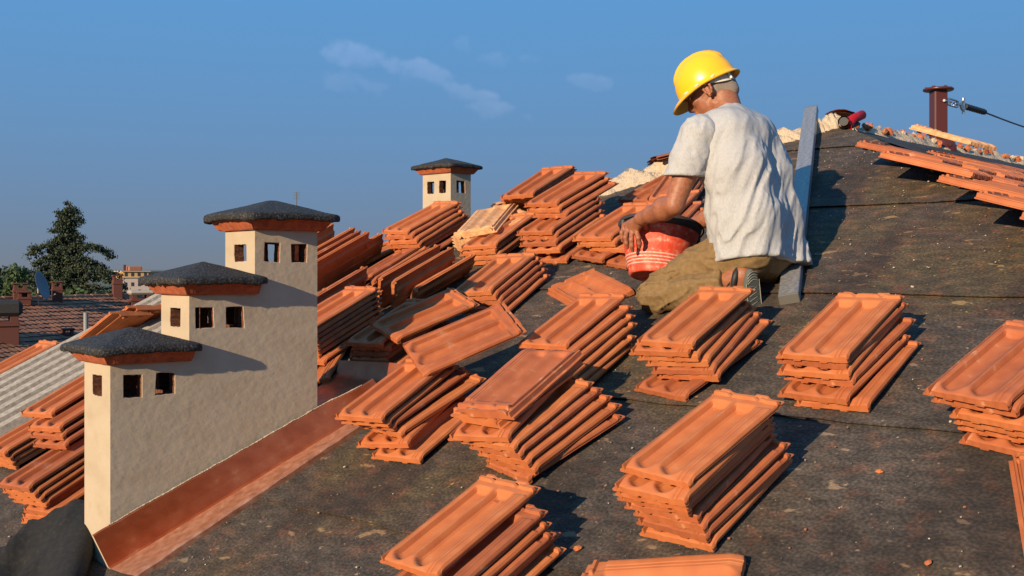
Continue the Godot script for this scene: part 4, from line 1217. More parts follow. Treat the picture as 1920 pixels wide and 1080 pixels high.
func apartment() -> void:
	var z := 300.0
	var foot := Vector3(-101.96, 0, -z)
	var t := thing("apartment_block", Transform3D(Basis(Vector3.UP, 0.62), foot), "distant pink and ochre apartment block right of the cedar", "building")
	var top := 9.77
	var w := 7.2; var d := 6.4
	var st := begin()
	chamfer_box(st, Transform3D(Basis(), Vector3(0, (top - 1.6) * 0.5, 0)), Vector3(w, top - 1.6, d), 0.03)
	var wall := obj("wall", done(st), M.wall_far, t)
	var s1 := begin()
	chamfer_box(s1, Transform3D(Basis(), Vector3(0, top - 0.75, 0)), Vector3(w * 0.94, 1.5, d * 0.94), 0.03)
	obj("top_storey", done(s1), M.wall_ochre, t)
	var s2 := begin()
	chamfer_box(s2, Transform3D(Basis(), Vector3(0, top - 1.55, 0)), Vector3(w * 1.1, 0.18, d * 1.1), 0.02)
	chamfer_box(s2, Transform3D(Basis(), Vector3(0, top + 0.06, 0)), Vector3(w * 1.08, 0.2, d * 1.08), 0.02)
	obj("cornice", done(s2), M.wall_far, t)
	var s3 := begin()
	chamfer_box(s3, Transform3D(Basis(), Vector3(0.4, top + 0.75, 0)), Vector3(3.6, 1.3, 3.2), 0.25)
	obj("roof", done(s3), M.old_clay, t)
	var s4 := begin()
	chamfer_box(s4, Transform3D(Basis(), Vector3(-2.2, top + 0.9, 0.6)), Vector3(0.6, 1.8, 0.6), 0.03)
	obj("chimney", done(s4), M.brown_paint, t)
	for f in 7:
		for k in 4:
			for side in 2:
				var y := top - 0.8 - f * 2.6
				if y < 1.0: continue
				var wm := begin()
				var half := (w if side == 0 else d) * (0.47 if f == 0 else 0.5)
				var x := -half + (k + 0.5) * half * 0.5
				var xf := Transform3D(Basis(), Vector3(x, y, (d * (0.47 if f == 0 else 0.5)) + 0.02)) if side == 0 else Transform3D(Basis(Vector3.UP, PI * 0.5), Vector3(-(w * (0.47 if f == 0 else 0.5)) - 0.02, y, x))
				chamfer_box(wm, xf, Vector3(0.75, 1.0, 0.08), 0.02)
				obj("window", done(wm), M.window, wall)

# ------------------------------------------------------------------ bodies as one surface: bones joined by a smooth minimum, meshed with surface nets
func body(st: SurfaceTool, bones: Array, cell: float, k: float, after = null) -> void:
	var lo := Vector3.INF
	var hi := -Vector3.INF
	var boxes := []
	for b in bones:
		var l: Vector3; var h: Vector3
		if b.size() == 4:
			var r := Vector3.ONE * (maxf(b[2], b[3]) + k * 0.6)
			l = Vector3(b[0]).min(b[1]) - r; h = Vector3(b[0]).max(b[1]) + r
		else:
			var bs: Basis = b[1]
			var r := Vector3(Vector3(bs.x.x, bs.y.x, bs.z.x).length(), Vector3(bs.x.y, bs.y.y, bs.z.y).length(), Vector3(bs.x.z, bs.y.z, bs.z.z).length()) + Vector3.ONE * k * 0.6
			l = b[0] - r; h = b[0] + r
		boxes.append([l, h])
		lo = lo.min(l); hi = hi.max(h)
	lo -= Vector3.ONE * cell * 3.0; hi += Vector3.ONE * cell * 3.0
	var nx := int((hi.x - lo.x) / cell) + 1
	var ny := int((hi.y - lo.y) / cell) + 1
	var nz := int((hi.z - lo.z) / cell) + 1
	var f := PackedFloat32Array()
	f.resize(nx * ny * nz)
	f.fill(1.0)
	for bi in bones.size():
		var b: Array = bones[bi]
		var l := Vector3i(((boxes[bi][0] - lo) / cell).floor()) - Vector3i.ONE * 2
		var h := Vector3i(((boxes[bi][1] - lo) / cell).ceil()) + Vector3i.ONE * 2
		l = l.clamp(Vector3i.ZERO, Vector3i(nx - 1, ny - 1, nz - 1)); h = h.clamp(Vector3i.ZERO, Vector3i(nx - 1, ny - 1, nz - 1))
		var caps: bool = b.size() == 4
		var p0: Vector3 = b[0]
		var ab := Vector3.ZERO; var l2 := 1.0; var r0 := 0.0; var r1 := 0.0
		var inv := Basis(); var inv2 := Basis()
		if caps:
			ab = b[1] - p0; l2 = maxf(ab.length_squared(), 1e-9); r0 = b[2]; r1 = b[3]
		else:
			inv = Basis(b[1]).inverse()
			inv2 = inv.transposed() * inv
		for z in range(l.z, h.z + 1):
			for y in range(l.y, h.y + 1):
				var row := (z * ny + y) * nx
				for x in range(l.x, h.x + 1):
					var q := lo + Vector3(x, y, z) * cell - p0
					var d: float
					if caps:
						var t := clampf(q.dot(ab) / l2, 0.0, 1.0)
						d = (q - ab * t).length() - (r0 + (r1 - r0) * t)
					else:
						var e := inv * q
						var k0 := e.length()
						d = k0 * (k0 - 1.0) / maxf((inv2 * q).length(), 1e-6)
					var o := f[row + x]
					var hh := maxf(k - absf(d - o), 0.0) / k
					f[row + x] = minf(d, o) - hh * hh * k * 0.25
	if after != null:
		for z in nz:
			for y in ny:
				var row := (z * ny + y) * nx
				for x in nx:
					if absf(f[row + x]) < 0.06:
						f[row + x] = after.call(lo + Vector3(x, y, z) * cell, f[row + x])
	var at := PackedInt32Array()
	at.resize(nx * ny * nz)
	at.fill(-1)
	var vs := PackedVector3Array()
	var co := [0, 1, nx, nx + 1, nx * ny, nx * ny + 1, nx * ny + nx, nx * ny + nx + 1]
	var cp := [Vector3(0, 0, 0), Vector3(1, 0, 0), Vector3(0, 1, 0), Vector3(1, 1, 0), Vector3(0, 0, 1), Vector3(1, 0, 1), Vector3(0, 1, 1), Vector3(1, 1, 1)]
	var ed := [[0, 1], [2, 3], [4, 5], [6, 7], [0, 2], [1, 3], [4, 6], [5, 7], [0, 4], [1, 5], [2, 6], [3, 7]]
	for z in nz - 1:
		for y in ny - 1:
			var row := (z * ny + y) * nx
			for x in nx - 1:
				var i := row + x
				if absf(f[i]) > cell * 3.2: continue
				var neg := 0
				for c in 8:
					if f[i + co[c]] < 0.0: neg += 1
				if neg == 0 or neg == 8: continue
				var s := Vector3.ZERO
				var n := 0
				for e in ed:
					var a := f[i + co[e[0]]]; var b := f[i + co[e[1]]]
					if (a < 0.0) != (b < 0.0):
						s += cp[e[0]].lerp(cp[e[1]], a / (a - b)); n += 1
				at[i] = vs.size()
				vs.append(lo + (Vector3(x, y, z) + s / n) * cell)
	st.set_smooth_group(0)
	var ax := [[1, nx, nx * ny], [nx, nx * ny, 1], [nx * ny, 1, nx]]
	for z in range(1, nz - 1):
		for y in range(1, ny - 1):
			var row := (z * ny + y) * nx
			for x in range(1, nx - 1):
				var i := row + x
				if at[i] < 0: continue
				for a in ax:
					var in0 := f[i] < 0.0
					if in0 == (f[i + a[0]] < 0.0): continue
					var q0 := at[i]; var q1 := at[i - a[1]]; var q2 := at[i - a[1] - a[2]]; var q3 := at[i - a[2]]
					if q1 < 0 or q2 < 0 or q3 < 0: continue
					if in0: quad(st, vs[q0], vs[q1], vs[q2], vs[q3], 0)
					else: quad(st, vs[q0], vs[q3], vs[q2], vs[q1], 0)

func ell(c: Vector3, bs: Basis, r: Vector3) -> Array:
	return [c, bs * Basis.from_scale(r)]

func finger(b: Array, pts: Array, r0: float, r1: float) -> void:
	for i in pts.size() - 1:
		var a := lerpf(r0, r1, float(i) / (pts.size() - 1))
		var c := lerpf(r0, r1, float(i + 1) / (pts.size() - 1))
		b.append([pts[i], pts[i + 1], a, c])

func make_worker() -> void:
	var base := Vector3(0.5631, 9.7414, -4.6260)
	var t := thing("person", Transform3D(Basis(), base), "kneeling man in a grey t-shirt, khaki trousers and yellow helmet holding the bucket", "person")
	# joints (metres from the left knee's contact with the felt)
	var fwd := Vector3(-0.75, 0, -0.66)
	var rgt := Vector3(0.66, 0, -0.75)
	var l_hip := Vector3(0.3737, 0.2657, 0.1860)
	var r_hip := Vector3(0.5543, 0.2599, 0.0360)
	var l_knee := Vector3(0.0289, 0.0776, 0.0160)
	var r_knee := Vector3(0.2802, 0.0555, -0.2540)
	var l_ank := Vector3(0.3126, 0.1430, 0.2160)
	var r_ank := Vector3(0.5175, 0.1281, 0.0060)
	var pel := Vector3(0.4380, 0.2759, 0.1060)
	var wai := Vector3(0.4078, 0.3989, 0.1060)
	var mid := Vector3(0.3862, 0.5715, 0.1060)
	var upp := Vector3(0.3581, 0.7172, 0.0960)
	var nek := Vector3(0.3206, 0.8209, 0.0660)
	var l_sho := Vector3(0.1813, 0.7201, 0.1960)
	var r_sho := Vector3(0.4667, 0.7497, -0.0640)
	var l_elb := Vector3(0.0812, 0.4394, 0.1860)
	var r_elb := Vector3(0.3848, 0.4527, -0.1940)
	var l_wri := Vector3(-0.0203, 0.3969, -0.0340)
	var r_wri := Vector3(0.2466, 0.3850, -0.3340)
	var hc := Vector3(0.2559, 0.9166, 0.0260)
	var hf := Vector3(-0.80, -0.49, -0.34).normalized()
	var hu := (Vector3.UP - hf * hf.y).normalized()
	var hr := hf.cross(hu)            # his right
	var hb := Basis(hr, hu, -hf)      # local: x his right, y up, -z the way he looks
	# the skin: one body
	var skin := begin()
	var bones := []
	for s in [-1.0, 1.0]:
		bones.append([pel + rgt * 0.07 * s, wai + rgt * 0.06 * s, 0.11, 0.105])
		bones.append([wai + rgt * 0.06 * s, mid + rgt * 0.065 * s, 0.105, 0.105])
		bones.append([mid + rgt * 0.065 * s, upp + rgt * 0.07 * s, 0.105, 0.095])
	bones.append([l_sho, nek - Vector3(0, 0.02, 0), 0.06, 0.055])
	bones.append([r_sho, nek - Vector3(0, 0.02, 0), 0.06, 0.055])
	bones.append([nek - Vector3(0, 0.03, 0), hc + hu * -0.03 - hf * 0.035, 0.064, 0.056])
	bones.append([l_hip, l_knee, 0.058, 0.042])
	bones.append([r_hip, r_knee, 0.058, 0.042])
	bones.append([l_knee, l_ank, 0.040, 0.036])
	bones.append([r_knee, r_ank, 0.040, 0.036])
	var l_heel := Vector3(0.3391, 0.1599, 0.2510)
	var l_ball := Vector3(0.3579, 0.0418, 0.2110)
	bones.append([l_ank, l_heel, 0.036, 0.032])
	bones.append([l_heel, l_ball, 0.033, 0.036])
	bones.append([l_ank, l_ball, 0.034, 0.036])
	var r_heel := Vector3(0.5006, 0.1154, 0.0410)
	var r_ball := Vector3(0.4778, 0.0179, 0.0060)
	bones.append([r_ank, r_heel, 0.036, 0.032])
	bones.append([r_heel, r_ball, 0.033, 0.036])
	body(skin, bones, 0.0095, 0.03)
	for arm in [[l_sho, l_elb, l_wri], [r_sho, r_elb, r_wri]]:
		var s0: Vector3 = arm[0]; var s1: Vector3 = arm[1]; var s2: Vector3 = arm[2]
		var tip := (s1 - s0).normalized() * 0.012 - (s2 - s1).normalized() * 0.016
		body(skin, [[s0, s0.lerp(s1, 0.45), 0.056, 0.051], [s0.lerp(s1, 0.45), s1, 0.051, 0.039], [s1 + tip, s1 + tip * 0.4, 0.022, 0.032], [s1, s1.lerp(s2, 0.30), 0.039, 0.046], [s1.lerp(s2, 0.30), s1.lerp(s2, 0.7), 0.046, 0.034], [s1.lerp(s2, 0.7), s2, 0.034, 0.027], [s2, s2 + (s2 - s1).normalized() * 0.02, 0.027, 0.026]], 0.006, 0.016)
	# head
	var hd := []
	hd.append(ell(hc + hu * 0.030 - hf * 0.012, hb, Vector3(0.076, 0.092, 0.100)))
	hd.append(ell(hc - hu * 0.028 + hf * 0.035, hb, Vector3(0.060, 0.074, 0.060)))
	hd.append([hc - hu * 0.085 + hf * 0.062, hc - hu * 0.062 - hr * 0.045 + hf * 0.005, 0.026, 0.020])
	hd.append([hc - hu * 0.085 + hf * 0.062, hc - hu * 0.062 + hr * 0.045 + hf * 0.005, 0.026, 0.020])
	hd.append([hc + hu * 0.022 + hf * 0.088, hc - hu * 0.022 + hf * 0.108, 0.009, 0.013])     # nose
	for s in [-1.0, 1.0]:
		hd.append(ell(hc - hu * 0.026 + hf * 0.098 + hr * 0.010 * s, hb, Vector3(0.008, 0.007, 0.009)))   # nostrils
		hd.append([hc + hu * 0.030 + hf * 0.086 + hr * 0.015 * s, hc + hu * 0.028 + hf * 0.072 + hr * 0.046 * s, 0.011, 0.010])   # brow
		hd.append(ell(hc - hu * 0.012 + hf * 0.068 + hr * 0.040 * s, hb, Vector3(0.022, 0.018, 0.02)))    # cheek
	hd.append([hc - hu * 0.055 + hf * 0.090 - hr * 0.018, hc - hu * 0.055 + hf * 0.090 + hr * 0.018, 0.008, 0.008])
	hd.append([hc - hu * 0.066 + hf * 0.088 - hr * 0.014, hc - hu * 0.066 + hf * 0.088 + hr * 0.014, 0.008, 0.008])
	hd.append([hc - hu * 0.05 - hf * 0.035, nek - Vector3(0, 0.01, 0), 0.056, 0.062])
	body(skin, hd, 0.0042, 0.016)
	for s in [-1.0, 1.0]:   # ears
		var e := []
		var ec: Vector3 = hc + hr * 0.079 * s - hu * 0.004 - hf * 0.004
		var out: Vector3 = hr * s * 0.012
		var ring := []
		for k in 9:
			var w := deg_to_rad(-60.0 + k * 34.0)
			ring.append(ec + out + hu * (sin(w) * 0.029 + 0.002) - hf * (cos(w) * 0.016) + hr * s * 0.004 * cos(w))
		for k in 8: e.append([ring[k], ring[k + 1], 0.0048, 0.0048])
		e.append([ec + hu * 0.018, ec - hu * 0.020, 0.010, 0.009])
		e.append([ec + out * 0.6 - hu * 0.024 + hf * 0.004, ec + out * 0.5 - hu * 0.030 + hf * 0.005, 0.007, 0.0065])
		body(skin, e, 0.0028, 0.006)
	# left hand laid over the rim of the bucket
	var hnd := []
	var k1 := Vector3(-0.0387, 0.3477, -0.0890)
	var k2 := Vector3(-0.0542, 0.3531, -0.1120)
	var k3 := Vector3(-0.0698, 0.3608, -0.1360)
	var k4 := Vector3(-0.0811, 0.3708, -0.1590)
	var kn := [k1, k2, k3, k4]
	for k in 4: hnd.append([l_wri.lerp(kn[k], 0.12), kn[k], 0.020, 0.0125])
	finger(hnd, [k1, Vector3(-0.0325, 0.3154, -0.0640), Vector3(-0.0269, 0.2933, -0.0740), Vector3(-0.0255, 0.2779, -0.0860)], 0.0115, 0.0085)
	finger(hnd, [k2, Vector3(-0.0593, 0.3093, -0.0860), Vector3(-0.0577, 0.2824, -0.0900), Vector3(-0.0530, 0.2624, -0.1020)], 0.0115, 0.0085)
	finger(hnd, [k3, Vector3(-0.0814, 0.3191, -0.1120), Vector3(-0.0776, 0.2944, -0.1160), Vector3(-0.0731, 0.2765, -0.1260)], 0.0110, 0.0080)
	finger(hnd, [k4, Vector3(-0.0942, 0.3405, -0.1420), Vector3(-0.0927, 0.3202, -0.1460), Vector3(-0.0885, 0.3044, -0.1540)], 0.0098, 0.0075)
	finger(hnd, [l_wri.lerp(k1, 0.2) + Vector3(0.01, 0, 0), Vector3(0.0036, 0.3640, -0.1040), Vector3(-0.0024, 0.3544, -0.1490), Vector3(-0.0086, 0.3416, -0.1740)], 0.015, 0.0095)
	body(skin, hnd, 0.0034, 0.007)
	# right hand on the far rim, mostly hidden
	var h2 := []
	var j := [Vector3(0.2055, 0.3765, -0.3590), Vector3(0.2204, 0.3725, -0.3780), Vector3(0.2376, 0.3684, -0.3960), Vector3(0.2542, 0.3617, -0.4100)]
	for k in 4:
		h2.append([r_wri.lerp(j[k], 0.12), j[k], 0.020, 0.0125])
		var q: Vector3 = j[k]
		finger(h2, [q, q + Vector3(-0.018, -0.020, -0.018), q + Vector3(-0.020, -0.045, -0.010), q + Vector3(-0.014, -0.062, 0.0)], 0.011, 0.008)
	finger(h2, [r_wri + Vector3(-0.015, -0.01, 0.0), r_wri + Vector3(-0.05, -0.025, 0.015), r_wri + Vector3(-0.065, -0.05, 0.0)], 0.014, 0.009)
	body(skin, h2, 0.0045, 0.007)
	var flesh := obj("body", done(skin), M.skin, t)
	for s in [-1.0, 1.0]:
		var ec: Vector3 = hc + hu * 0.010 + hf * 0.077 + hr * 0.031 * s
		var ey := begin()
		lathe(ey, [[0.0, -0.011], [0.006, -0.009], [0.0105, -0.004], [0.011, 0.0], [0.009, 0.006], [0.005, 0.0098]], 14, Transform3D(Basis(hr, hf, hr.cross(hf)), ec))
		var eye := obj("eye", done(ey), M.eye_white, t)
		var ir := begin()
		lathe(ir, [[0.0055, 0.0094], [0.003, 0.0112], [0.0, 0.0116]], 12, Transform3D(Basis(hr, hf, hr.cross(hf)), ec))
		obj("iris", done(ir), M.iris, eye)
	# cropped hair from temple to nape
	var hs := begin()
	var hn := noise(601, 160.0, 2)
	body(hs, [ell(hc + hu * 0.030 - hf * 0.014, hb, Vector3(0.0785, 0.094, 0.1020)), [hc - hu * 0.035 - hf * 0.062, hc - hu * 0.052 - hf * 0.05, 0.045, 0.040]], 0.0042, 0.02, func(p: Vector3, d: float) -> float:
		var q := p - hc
		var line := -q.dot(hu) - 0.010 + q.dot(hf) * 0.95 - 0.004
		var front := q.dot(hf) - 0.035
		return maxf(maxf(d + hn.get_noise_3dv(p) * 0.0012, front), maxf(line, -q.dot(hu) - 0.072)))
	obj("hair", done(hs), M.hair, t)
	# t-shirt: hangs loose from the shoulders, pulled into long folds down the back
	var hem_c := Vector3(0.3970, 0.2106, 0.1760)
	var hem_n := Vector3(0.05, -1.0, 0.18).normalized()
	var slv := l_sho.lerp(l_elb, 0.60)
	var slv_n := (l_elb - l_sho).normalized()
	slv_n = (slv_n + Vector3(0.30, 0.05, 0.0)).normalized()
	var rlv := r_sho.lerp(r_elb, 0.6)
	var rlv_n := (r_elb - r_sho).normalized()
	var fold := noise(611, 1.0, 2)
	var fine := noise(612, 7.0, 3)
	var fold_dir := Vector3(-0.34, -0.92, 0.12).normalized()
	var shirt_bones := []
	for s in [-1.0, 1.0]:
		shirt_bones.append([pel + rgt * (0.100 * s + 0.008) + Vector3(0.012 + 0.004 * s, -0.115, 0.0), wai + rgt * 0.085 * s + Vector3(0.008, 0, 0), 0.147, 0.138])
		shirt_bones.append([wai + rgt * 0.088 * s + Vector3(0.012, 0, 0), mid + rgt * 0.09 * s, 0.136, 0.130])
		shirt_bones.append([mid + rgt * 0.085 * s, upp + rgt * 0.085 * s, 0.127, 0.112])
	shirt_bones.append([l_sho - Vector3(0, 0.005, 0), nek - Vector3(0, 0.040, 0), 0.066, 0.062])
	shirt_bones.append([r_sho - Vector3(0, 0.005, 0), nek - Vector3(0, 0.040, 0), 0.066, 0.062])
	shirt_bones.append([upp - fwd * 0.03, nek - Vector3(0, 0.03, 0), 0.09, 0.066])
	var arm_l := [l_sho, l_elb]
	var sst := begin()
	var axis_s := (l_elb - l_sho).normalized()
	body(sst, shirt_bones, 0.0078, 0.05, func(p: Vector3, d: float) -> float:
		# long diagonal pulls from the shoulder blade to the waist
		var along := p.dot(fold_dir)
		var q := p - fold_dir * along
		var amp := smoothstep(0.0, 0.25, nek.y - p.y)
		var w1: float = fold.get_noise_3dv(q * 9.5 + fold_dir * along * 1.5)
		var w2: float = fold.get_noise_3dv(q * 21.0 + fold_dir * along * 3.0 + Vector3(9, 3, 5))
		var ridge := (0.30 - absf(w1)) * 0.026 + (0.25 - absf(w2)) * 0.009
		d -= ridge * (0.30 + 0.70 * amp) + fine.get_noise_3dv(p) * 0.0012
		var hem := (p - hem_c).dot(hem_n)
		if hem > -0.022: d -= 0.0022
		var collar := (p - (nek + Vector3(0.0, 0.028, 0.0))).dot((hc - nek).normalized())
		return maxf(maxf(d, hem), collar))
	for s in 2:
		var sh: Vector3 = l_sho if s == 0 else r_sho
		var el: Vector3 = l_elb if s == 0 else r_elb
		var cut: Vector3 = slv if s == 0 else rlv
		var cn: Vector3 = slv_n if s == 0 else rlv_n
		body(sst, [[sh - Vector3(0, 0.005, 0), nek - Vector3(0, 0.050, 0), 0.067, 0.058], [sh, sh.lerp(el, 0.35), 0.071, 0.073], [sh.lerp(el, 0.35), sh.lerp(el, 0.75), 0.073, 0.079]], 0.0075, 0.04, func(p: Vector3, d: float) -> float:
			var w1: float = fold.get_noise_3d(p.x * 14.0, p.y * 9.0 + p.x * 6.0, p.z * 14.0)
			var c := (p - cut).dot(cn)
			return maxf(d - (0.25 - absf(w1)) * 0.013 - (0.002 if c > -0.018 else 0.0), c))
	obj("t_shirt", done(sst), M.shirt, t)
	# trousers
	var tst := begin()
	var cr := noise(621, 1.0, 1)
	var shin_d := (l_ank - l_knee).normalized()
	var rshin_d := (r_ank - r_knee).normalized()
	var l_cuff := Vector3(0.2837, 0.1365, 0.2020)
	var r_cuff := r_knee.lerp(r_ank, 0.80)
	var cloth := func(p: Vector3, d: float) -> float:
		var near := smoothstep(0.34, 0.05, (p - l_knee).length())
		var w1: float = cr.get_noise_3d(p.x * 4.5 + p.y * 6.0, p.y * 19.0 - p.x * 5.0, p.z * 5.0)
		var w2: float = cr.get_noise_3d(p.x * 26.0 + p.y * 20.0 + 40.0, p.y * 9.0, p.z * 8.0)
		return d - (1.0 - smoothstep(0.0, 0.32, absf(w1))) * (0.009 + 0.004 * near) - (1.0 - smoothstep(0.0, 0.30, absf(w2))) * 0.005 * smoothstep(0.30, 0.08, (p - l_knee).length())
	var tb := []
	tb.append([l_hip, r_hip + Vector3(-0.045, 0, 0.02), 0.116, 0.088])
	tb.append([pel + Vector3(0, -0.02, 0), wai, 0.12, 0.11])
	var thigh := l_hip.lerp(l_knee, 0.55) + Vector3(0, 0.012, -0.025)
	tb.append([l_hip, thigh, 0.112, 0.086])
	tb.append([thigh, l_knee, 0.086, 0.070])
	tb.append([r_hip + Vector3(-0.045, 0, 0), r_knee, 0.092, 0.075])
	body(tst, tb, 0.0085, 0.022, cloth)
	var sb := []
	var calf := l_knee.lerp(l_ank, 0.45) + Vector3(0, -0.016, 0.030)
	sb.append([l_knee + Vector3(0, -0.004, 0.006), calf, 0.066, 0.068])
	sb.append([calf, l_ank + shin_d * 0.04, 0.068, 0.050])
	body(tst, sb, 0.0085, 0.022, func(p: Vector3, d: float) -> float:
		var c := (p - l_cuff).dot(shin_d)
		return maxf(cloth.call(p, d) - (0.002 if c > -0.02 else 0.0), c))
	body(tst, [[r_knee, r_ank, 0.072, 0.055]], 0.0085, 0.022, func(p: Vector3, d: float) -> float: return maxf(cloth.call(p, d), (p - r_cuff).dot(rshin_d)))
	obj("trousers", done(tst), M.trousers, t)
	# sandals
	for s in 2:
		var heel: Vector3 = l_heel if s == 0 else r_heel
		var ball: Vector3 = l_ball if s == 0 else r_ball
		var n := Vector3(0.50, 0.06, 0.86).normalized() if s == 0 else Vector3(0.62, -0.35, 0.70).normalized()
		var ln := (ball - heel).normalized()
		n = (n - ln * n.dot(ln)).normalized()
		var wd := n.cross(ln).normalized()
		var so := begin()
		var mid2 := heel.lerp(ball, 0.52) + n * 0.036
		var outline := func(w: float, o: float) -> Vector3:
			var x := cos(w); var y := sin(w)
			return wd * x * (0.043 - 0.007 * (1.0 if y < -0.2 else 0.0) - o) + ln * y * (0.100 - o)
		for k in 40:
			var a := TAU * k / 40.0; var b := TAU * (k + 1) / 40.0
			for e in [[[-0.004, 0.004], [0.0, 0.0]], [[0.0, 0.0], [0.014, 0.0]], [[0.014, 0.0], [0.018, 0.005]]]:
				quad(so, mid2 + n * e[0][0] + outline.call(a, e[0][1]), mid2 + n * e[0][0] + outline.call(b, e[0][1]), mid2 + n * e[1][0] + outline.call(b, e[1][1]), mid2 + n * e[1][0] + outline.call(a, e[1][1]), 0)
			st_fan(so, mid2 + n * 0.018, mid2 + n * 0.018 + outline.call(a, 0.005), mid2 + n * 0.018 + outline.call(b, 0.005))
			st_fan(so, mid2 - n * 0.004, mid2 - n * 0.004 + outline.call(b, 0.004), mid2 - n * 0.004 + outline.call(a, 0.004))
		var sandal := obj("sandal", done(so), M.sole, t)
		var tr := begin()   # tread: arcs at the heel, a zigzag below
		for k in 4:
			var pts := []
			for q in 7: pts.append(mid2 + n * 0.0185 + wd * (-0.026 + q * 0.0087) + ln * (-0.080 + k * 0.011 - 0.010 * sin(q * PI / 6.0)))
			tube(tr, pts, [0.0014, 0.0014, 0.0014, 0.0014, 0.0014, 0.0014, 0.0014], 5)
		var zz := []
		var rr := []
		for q in 11:
			zz.append(mid2 + n * 0.0185 + wd * (0.024 if q % 2 else -0.024) + ln * (-0.034 + q * 0.010)); rr.append(0.0015)
		tube(tr, zz, rr, 5)
		for side in [-0.034, 0.034]:
			tube(tr, [mid2 + n * 0.0185 + wd * side + ln * -0.05, mid2 + n * 0.0185 + wd * side * 1.05 + ln * 0.07], [0.0014, 0.0014], 5)
		obj("tread", done(tr), M.sole_line, sandal)
		var up := begin()
		var ub := []
		ub.append([heel.lerp(ball, 0.28) + n * 0.010, heel.lerp(ball, 0.85) + n * 0.006, 0.038, 0.043])
		body(up, ub, 0.006, 0.01, func(p: Vector3, d: float) -> float:
			return maxf(d, -(p - heel.lerp(ball, 0.20)).dot((ln + n * -0.25).normalized())))
		obj("upper", done(up), M.sandal, sandal)
		var ank: Vector3 = l_ank if s == 0 else r_ank
		var sp := begin()
		var ring := []
		var rad := []
		var axis := (heel - ank).normalized().lerp(ln, 0.55).normalized()
		var e1 := axis.cross(n).normalized(); var e2 := axis.cross(e1)
		for k in 17:
			var w := TAU * k / 16.0
			ring.append(ank.lerp(heel, 0.10) + ln * 0.006 + (e1 * cos(w) + e2 * sin(w)) * 0.043); rad.append(0.0065)
		tube(sp, ring, rad, 6, false)
		tube(sp, [ank.lerp(heel, 0.1) + e1 * 0.0385, ank.lerp(ball, 0.45) + n * -0.02 + e1 * 0.034], [0.007, 0.006], 6)
		tube(sp, [ank.lerp(heel, 0.1) - e1 * 0.0385, ank.lerp(ball, 0.45) - n * -0.02 - e1 * 0.034], [0.007, 0.006], 6)
		if s == 0:   # the closed buckle strap over the outer ankle
			tube(sp, [Vector3(0.3239, 0.1871, 0.2540), Vector3(0.3098, 0.1663, 0.2720), Vector3(0.3032, 0.1413, 0.2740), Vector3(0.2989, 0.1142, 0.2640)], [0.011, 0.014, 0.013, 0.010], 8)
		obj("strap", done(sp), M.black, sandal)
	helmet(t, Vector3(0.2406, 0.9386, 0.0260), hb)

func st_fan(st: SurfaceTool, a: Vector3, b: Vector3, c: Vector3) -> void:
	st.set_smooth_group(-1)
	tri(st, a, c, b)

